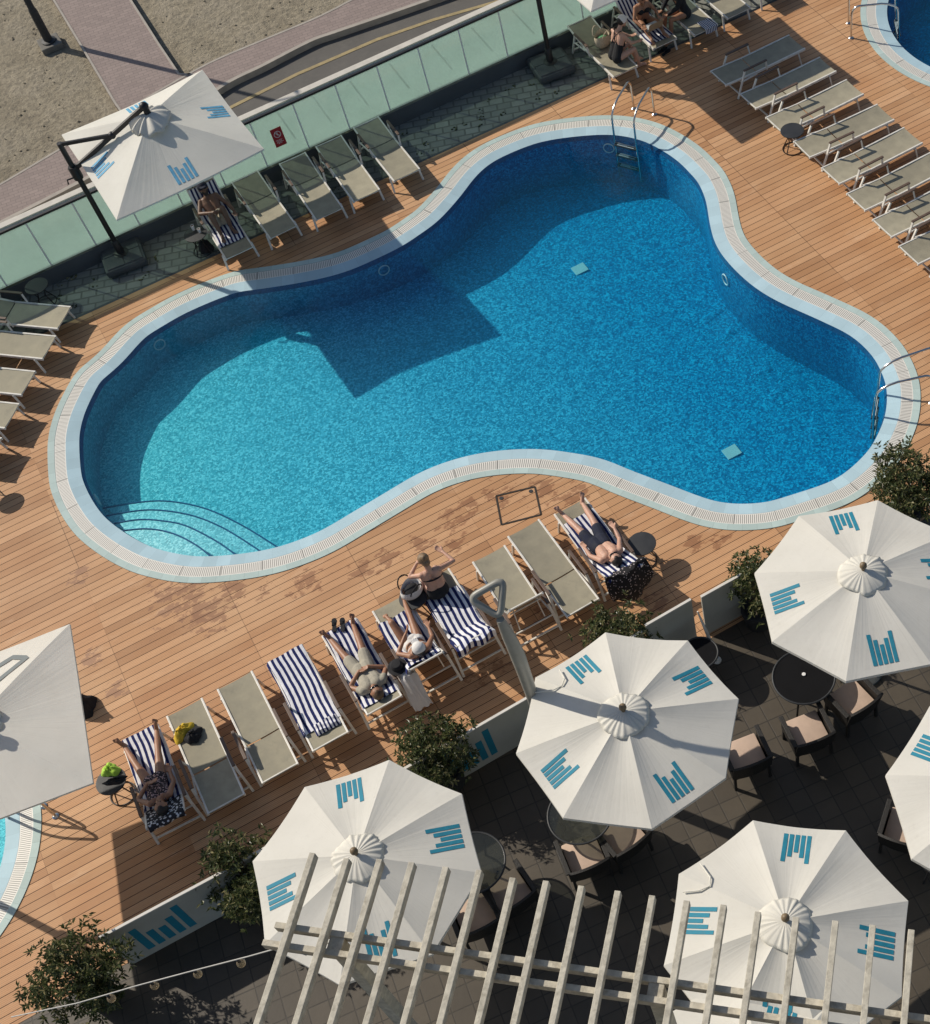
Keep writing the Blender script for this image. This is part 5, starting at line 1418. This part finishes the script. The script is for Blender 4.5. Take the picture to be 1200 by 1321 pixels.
mb = MB(); mb.tube(lp_, .046, 14, closed=True); mb.obj('loop_head', M['shower'], sh, True)
mb = MB(); mb.lathe([(.2, 0), (.2, .015), (.11, .03)], 20); mb.obj('base_plate', M['shower'], sh, True)

# ================================================================== LOW WALL PANELS
WALLH = 1.07
wall_px = [((128,1211),(300,1119),'white low wall panel with a teal five-bar emblem, between the two left shrubs',True,(.35,)),
 ((304,1116.5),(480,1017),'white low wall panel mostly hidden behind the pergola parasol',False,()),
 ((484,1014.5),(684,899),'white low wall panel with a teal bar emblem, left of the curved post',True,(.56,)),
 ((690,895),(829,815),'white low wall panel hidden behind the parasol below the curved post',False,()),
 ((833,807.5),(892,773.5),'plain grey-white low wall panel left of the narrow gap with the post',False,()),
 ((905,770.5),(1010,712),'plain grey-white low wall panel right of the narrow gap, ending in a shrub',False,())]
for a_, b_, l, em, ef in wall_px:
    A, B = at(*a_, WALLH), at(*b_, WALLH); A.z = B.z = 0; d = (B-A); L = d.length; t = thing('low_wall', l, 'wall', A, math.atan2(d.y, d.x), 'low white wall panels along the deck')
    mb = MB(); mb.box((L/2, .017, (WALLH-.03)/2), (L, .03, WALLH-.03)); mb.obj('panel', M['wallpaint'], t)
    mb = MB(); mb.box((L/2, .017, WALLH-.012), (L, .042, .024)); mb.obj('cap', M['stone'], t, bevel=.003)
    for f in ef:
        mb = MB()
        for i, hh in enumerate((.70, .46, .40, .54, .74)):
            x = L*f+(i-2)*.155; mb.add([(x-.052, -.003, .16), (x+.052, -.003, .16), (x+.052, -.003, .16+hh), (x-.052, -.003, .16+hh), (x-.052, .0015, .16), (x+.052, .0015, .16), (x+.052, .0015, .16+hh), (x-.052, .0015, .16+hh)], [(0,1,2,3),(7,6,5,4),(0,4,5,1),(1,5,6,2),(2,6,7,3),(3,7,4,0)])
        mb.obj('emblem', M['teal'], t)
# post in the gap and dark stool table
pb = at(925, 852, 0); t = thing('gate_post', 'slim pale steel gate post in the gap between two wall panels', 'post', pb)
q_ = at(900, 789, .95)-pb; mb = MB(); mb.tube([(0, 0, 0), q_*.5+Vector((.02, .02, 0)), q_], [.03, .028, .012], 10); mb.obj('pole', M['frame'], t, True)
mb = MB(); mb.lathe([(.07, 0), (.07, .015), (.03, .02)], 14); mb.obj('foot', M['frame'], t, True)

# ================================================================== SHRUBS
def shrub(px, z, rx, ry, rz_, n, label, seed, tall=1.0):
    c = at(px[0], px[1], z); rnd = random.Random(seed); t = thing('shrub', label, 'shrub', (c.x, c.y, 0), 0, 'glossy shrubs along the low wall')
    mb = MB(); mb.lathe([(.2, 0), (.26, .34), (.26, .4), (.22, .4), (.21, .35)], 18); pt = mb.obj('planter', M['pot'], t, True)
    mb = MB(); mb.lathe([(.21, .34), (.001, .36)], 18, cap=False); mb.obj('soil', M['soil'], pt)
    mb = MB(); tips = []
    for k in range(40):
        # branch tips spread through the crown
        while True:
            v = Vector((rnd.uniform(-1, 1), rnd.uniform(-1, 1), rnd.uniform(-.8, 1)))
            if .30 < v.length < 1: break
        v = v*(1.0 if rnd.random() < .8 else 1.18)
        p_ = Vector((v.x*rx, v.y*ry, z+v.z*rz_)); tips.append(p_)
        b0 = Vector((rnd.uniform(-.05, .05), rnd.uniform(-.05, .05), .36)); b1 = b0.lerp(p_, .5)+Vector((0, 0, .12))
        mb.tube([b0, b1, p_], [.014, .010, .004], 5)
    mb.obj('branches', M['bark'], t, True)
    lv = MB()
    def leafq(p, d, L_, w_):
        d = d.normalized(); s_ = d.cross(Vector((0, 0, 1)));
        s_ = s_.normalized() if s_.length > .1 else Vector((1, 0, 0)); u_ = s_.cross(d)
        s_ = (s_+u_*rnd.uniform(-.6, .6)).normalized(); u_ = s_.cross(d)
        a1, a2 = p+d*L_*.45+s_*w_/2+u_*.006, p+d*L_*.45-s_*w_/2+u_*.006
        lv.add([p, a1, p+d*L_-u_*.01, a2, p+d*L_*.45-u_*.008], [(0, 1, 4), (1, 2, 4), (0, 4, 3), (4, 2, 3)])
    while len(lv.f) < n*7:
        tp = rnd.choice(tips); g = Vector((rnd.gauss(0, .11), rnd.gauss(0, .11), rnd.gauss(0, .09))); p_ = tp+g
        ax = unit(Vector((tp.x*1.1, tp.y*1.1, (tp.z-z)*.8+.25))+Vector((rnd.gauss(0, .3), rnd.gauss(0, .3), rnd.gauss(0, .2))))
        m_ = rnd.randint(5, 8); a0 = rnd.uniform(0, 6.28); s1 = ax.orthogonal().normalized(); s2 = ax.cross(s1)
        for q in range(m_):
            a = a0+q*2*PI/m_; el = rnd.uniform(.15, .75); d = s1*math.cos(a)*math.cos(el)+s2*math.sin(a)*math.cos(el)+ax*math.sin(el)
            leafq(p_+ax*rnd.uniform(-.03, .03), d, rnd.uniform(.06, .105), rnd.uniform(.024, .036))
    lv.obj('foliage', M['leaf'], t)
    return t
shrub((95,1258), .95, .62, .55, .48, 2300, 'large glossy shrub at the bottom left corner, left of the wall with the teal bars', 11)
shrub((318,1128), .95, .52, .52, .50, 2100, 'glossy shrub between the teal-bar wall and the pergola parasol', 12)
shrub((563,972), .95, .50, .42, .42, 1900, 'glossy shrub in front of the wall emblem, above the pergola parasol', 13)
shrub((800,815), .90, .40, .36, .36, 1200, 'small shrub peeking over the top of the parasol below the curved post', 14)
shrub((975,758), .95, .34, .36, .55, 1300, 'narrow dark shrub at the end of the plain wall, left of the right parasol', 15)
shrub((1172,625), .98, .62, .58, .55, 2600, 'big shrub at the right edge behind the right parasol, next to the pool coping', 16)
shrub((1160,640), .55, .6, .5, .4, 900, 'lower dark shrub under the big shrub at the right edge', 18) if False else None

# ================================================================== DINING
def dining_table(px, r, label, top, z=.74):
    p = at(px[0], px[1], z); t = thing('dining_table', label, 'table', (p.x, p.y, 0), random.uniform(0, 3), 'round dining tables under the parasols')
    mb = MB(); mb.lathe([(.001, z-.008), (r, z-.008), (r, z), (.001, z)], 48, cap=False); mb.obj('table_top', M[top], t)
    mb = MB(); mb.tube([((r+.008)*math.cos(2*PI*k/48), (r+.008)*math.sin(2*PI*k/48), z-.004) for k in range(48)], .016, 8, closed=True); mb.obj('rim', M['charcoal'], t, True)
    for k in range(4):
        a = k*PI/2; mb = MB(); mb.tube([((r*.85)*math.cos(a), (r*.85)*math.sin(a), z-.03), ((r*.6)*math.cos(a), (r*.6)*math.sin(a), .4), ((r*.85)*math.cos(a), (r*.85)*math.sin(a), .0)], .016, 8); mb.obj('leg', M['black'], t, True)
    return t
dining_table((1037,873), .44, 'round black dining table half under the right parasol', 'tabledark')
p = at(1037,870,.745); mb = MB(); mb.lathe([(.028, 0), (.028, .012), (.001, .014)], 12); o = mb.obj('tealight', M['white'], None, True); o.location = p; tag(o, 'tiny white tealight on the black dining table', 'candle')
dining_table((748,1050), .44, 'round smoked glass table under the parasol with the post shadow', 'tableglass')
dining_table((610,1113), .44, 'round smoked glass table beside the pergola parasol', 'tableglass')
dining_table((1222,1090), .44, 'round glass table at the right edge below the cut-off parasol', 'tableglass')
dining_table((903,842), .26, 'small round black bistro table beside the gate post', 'tabledark', .6)
CH = [None]
def chair(px, tgt, label):
    p = at(px[0], px[1], .46); q = at(tgt[0], tgt[1], .46); d = q-p; rz = d2r(90)+.35*(math.atan2(d.y, d.x)-d2r(90))
    if CH[0] is not None: return dup(CH[0], (p.x, p.y, 0), rz, label, 'dark wicker armchairs on the terrace')
    t = CH[0] = thing('wicker_armchair', label, 'armchair', (p.x, p.y, 0), rz, 'dark wicker armchairs on the terrace')
    mb = MB(); mb.box((0, 0, .44), (.50, .50, .085)); c = mb.obj('cushion', M['cushion'], t, True, .03)
    mb = MB(); mb.box((0, 0, .33), (.52, .56, .10)); mb.obj('seat_frame', M['wicker'], t, bevel=.012)
    pts = []
    for i in range(9):
        s = i/8; row = []
        for j in range(11):
            f = j/10*2-1; row.append((-.27-.10*s+.05*(f*f), f*.29, .34+s*.50-.05*f*f*s))
        pts.append(row)
    grid_obj('back', pts, M['wicker'], t, .035)
    for g in (-1, 1):
        mb = MB(); mb.box((-.02, g*.285, .50), (.50, .03, .28)); mb.box((-.01, g*.29, .65), (.54, .07, .03)); mb.obj('arm', M['wicker'], t, bevel=.008)
        for x in (-.24, .23): mb = MB(); mb.bar((x, g*.26, .30), (x*1.05, g*.27, 0), .04, .04); mb.obj('leg', M['wicker'], t)
    return t
chair((1041,942), (1030,873), 'dark wicker armchair with a sunlit beige cushion below the black dining table')
chair((1098,902), (1040,860), 'dark wicker armchair with a half shaded cushion between table and right parasol')
chair((961,972), (955,905), 'dark wicker armchair with a shaded cushion at the right rim of the middle parasol')
chair((753,1102), (745,1040), 'dark wicker armchair with dappled cushion under the glass table, left of the pair')
chair((803,1077), (752,1040), 'dark wicker armchair with a sunlit cushion, right of the pair at the glass table')
chair((657,1150), (620,1110), 'dark wicker armchair with cushion crossed by a rafter, near the pergola tips')
chair((613,1180), (600,1115), 'dark wicker armchair half hidden behind the pergola rafters by the pergola parasol')
chair((1168,1068), (1215,1085), 'dark wicker armchair beneath the cut-off parasol at the right edge')

# ================================================================== PERGOLA
PZ = 4.7
pg0 = at(352, 1192, PZ); pg1 = at(840, 1262, PZ); pdir = (pg1-pg0); pdir.z = 0; pdir.normalize(); pn = Vector((pdir.y, -pdir.x, 0))
if pn.y > 0: pn = -pn
pg = thing('pergola', 'weathered cream timber pergola with long parallel rafters at the bottom of the view', 'pergola', (pg0.x, pg0.y, 0))
def pl_(s, n_, z): v = pdir*s+pn*n_; return Vector((v.x, v.y, z))
LB = 8.2
nb = (at(345, 1209, PZ)-at(345, 1192, PZ)).dot(pn)
for n_ in (0.0, .20):
    mb = MB(); mb.bar(pl_(-.05 if n_ else .02, n_, PZ-.07), pl_(LB, n_, PZ-.075), .066, .13); mb.obj('beam', M['pergola'], pg, bevel=.006)
tips = [(403,1100),(447,1107),(489.5,1108),(531,1112),(575,1118),(618,1122),(661.5,1132),(704.5,1136),(750,1142.5),(797,1149),(841.5,1155),(886,1161.5),(933.5,1167),(978,1176),(1027,1183),(1078,1187.5),(1126,1193),(1176,1199)]
rz0 = PZ+.055
for k, tp in enumerate(tips):
    q = at(tp[0], tp[1], rz0+.06); s = (q-pg0).dot(pdir); n0 = (q-pg0).dot(pn)
    mb = MB(); mb.bar(pl_(s, n0, rz0), pl_(s, n0+4.6, rz0), .064, .125); mb.obj('rafter', M['pergola'], pg, bevel=.006)
s_last = (at(1176, 1199, rz0)-pg0).dot(pdir); stp = (s_last-(at(403,1100,rz0)-pg0).dot(pdir))/17
for k in range(1, 5):
    mb = MB(); mb.bar(pl_(s_last+stp*k, -.95, rz0), pl_(s_last+stp*k, 3.6, rz0), .072, .13); mb.obj('rafter', M['pergola'], pg, bevel=.006)
for px in ((437, 1208), (845, 1285)):
    q = at(px[0], px[1], PZ-.05); s = (q-pg0).dot(pdir)
    mb = MB(); mb.box(pl_(s, .10, (PZ-.02)/2), (.16, .138, PZ-.03), Matrix.Rotation(math.atan2(pdir.y, pdir.x), 3, 'Z')); mb.obj('post', M['pergola'], pg, bevel=.008)
# string lights
wp = [at(a_, b_, z) for a_, b_, z in [(15,1312,2.6),(100,1294,3.0),(175,1272,3.4),(250,1252,3.8),(320,1234,4.2),(366,1221,4.55),(395,1232,4.6),(432,1212,4.62)]]
sl = thing('string_lights', 'pale cable with clear bulbs strung from the shrub to the pergola beam', 'string lights', wp[0])
mb = MB(); mb.tube([p-wp[0] for p in wp], .008, 6); mb.obj('cable', M['wire'], sl, True)
for a_, b_, z in [(138,1284,3.2),(194,1267,3.5),(250,1252,3.8),(306,1238,4.12)]:
    c = at(a_, b_, z)-wp[0]
    mb = MB(); mb.lathe([(.016, -.075), (.018, -.07), (.018, -.01), (.006, 0)], 10, c); so = mb.obj('socket', M['charcoal'], sl, True)
    mb = MB(); mb.ball(c+Vector((0, 0, -.12)), .05, 8, (1, 1, 1.15)); mb.obj('bulb', M['bulb'], so, True)
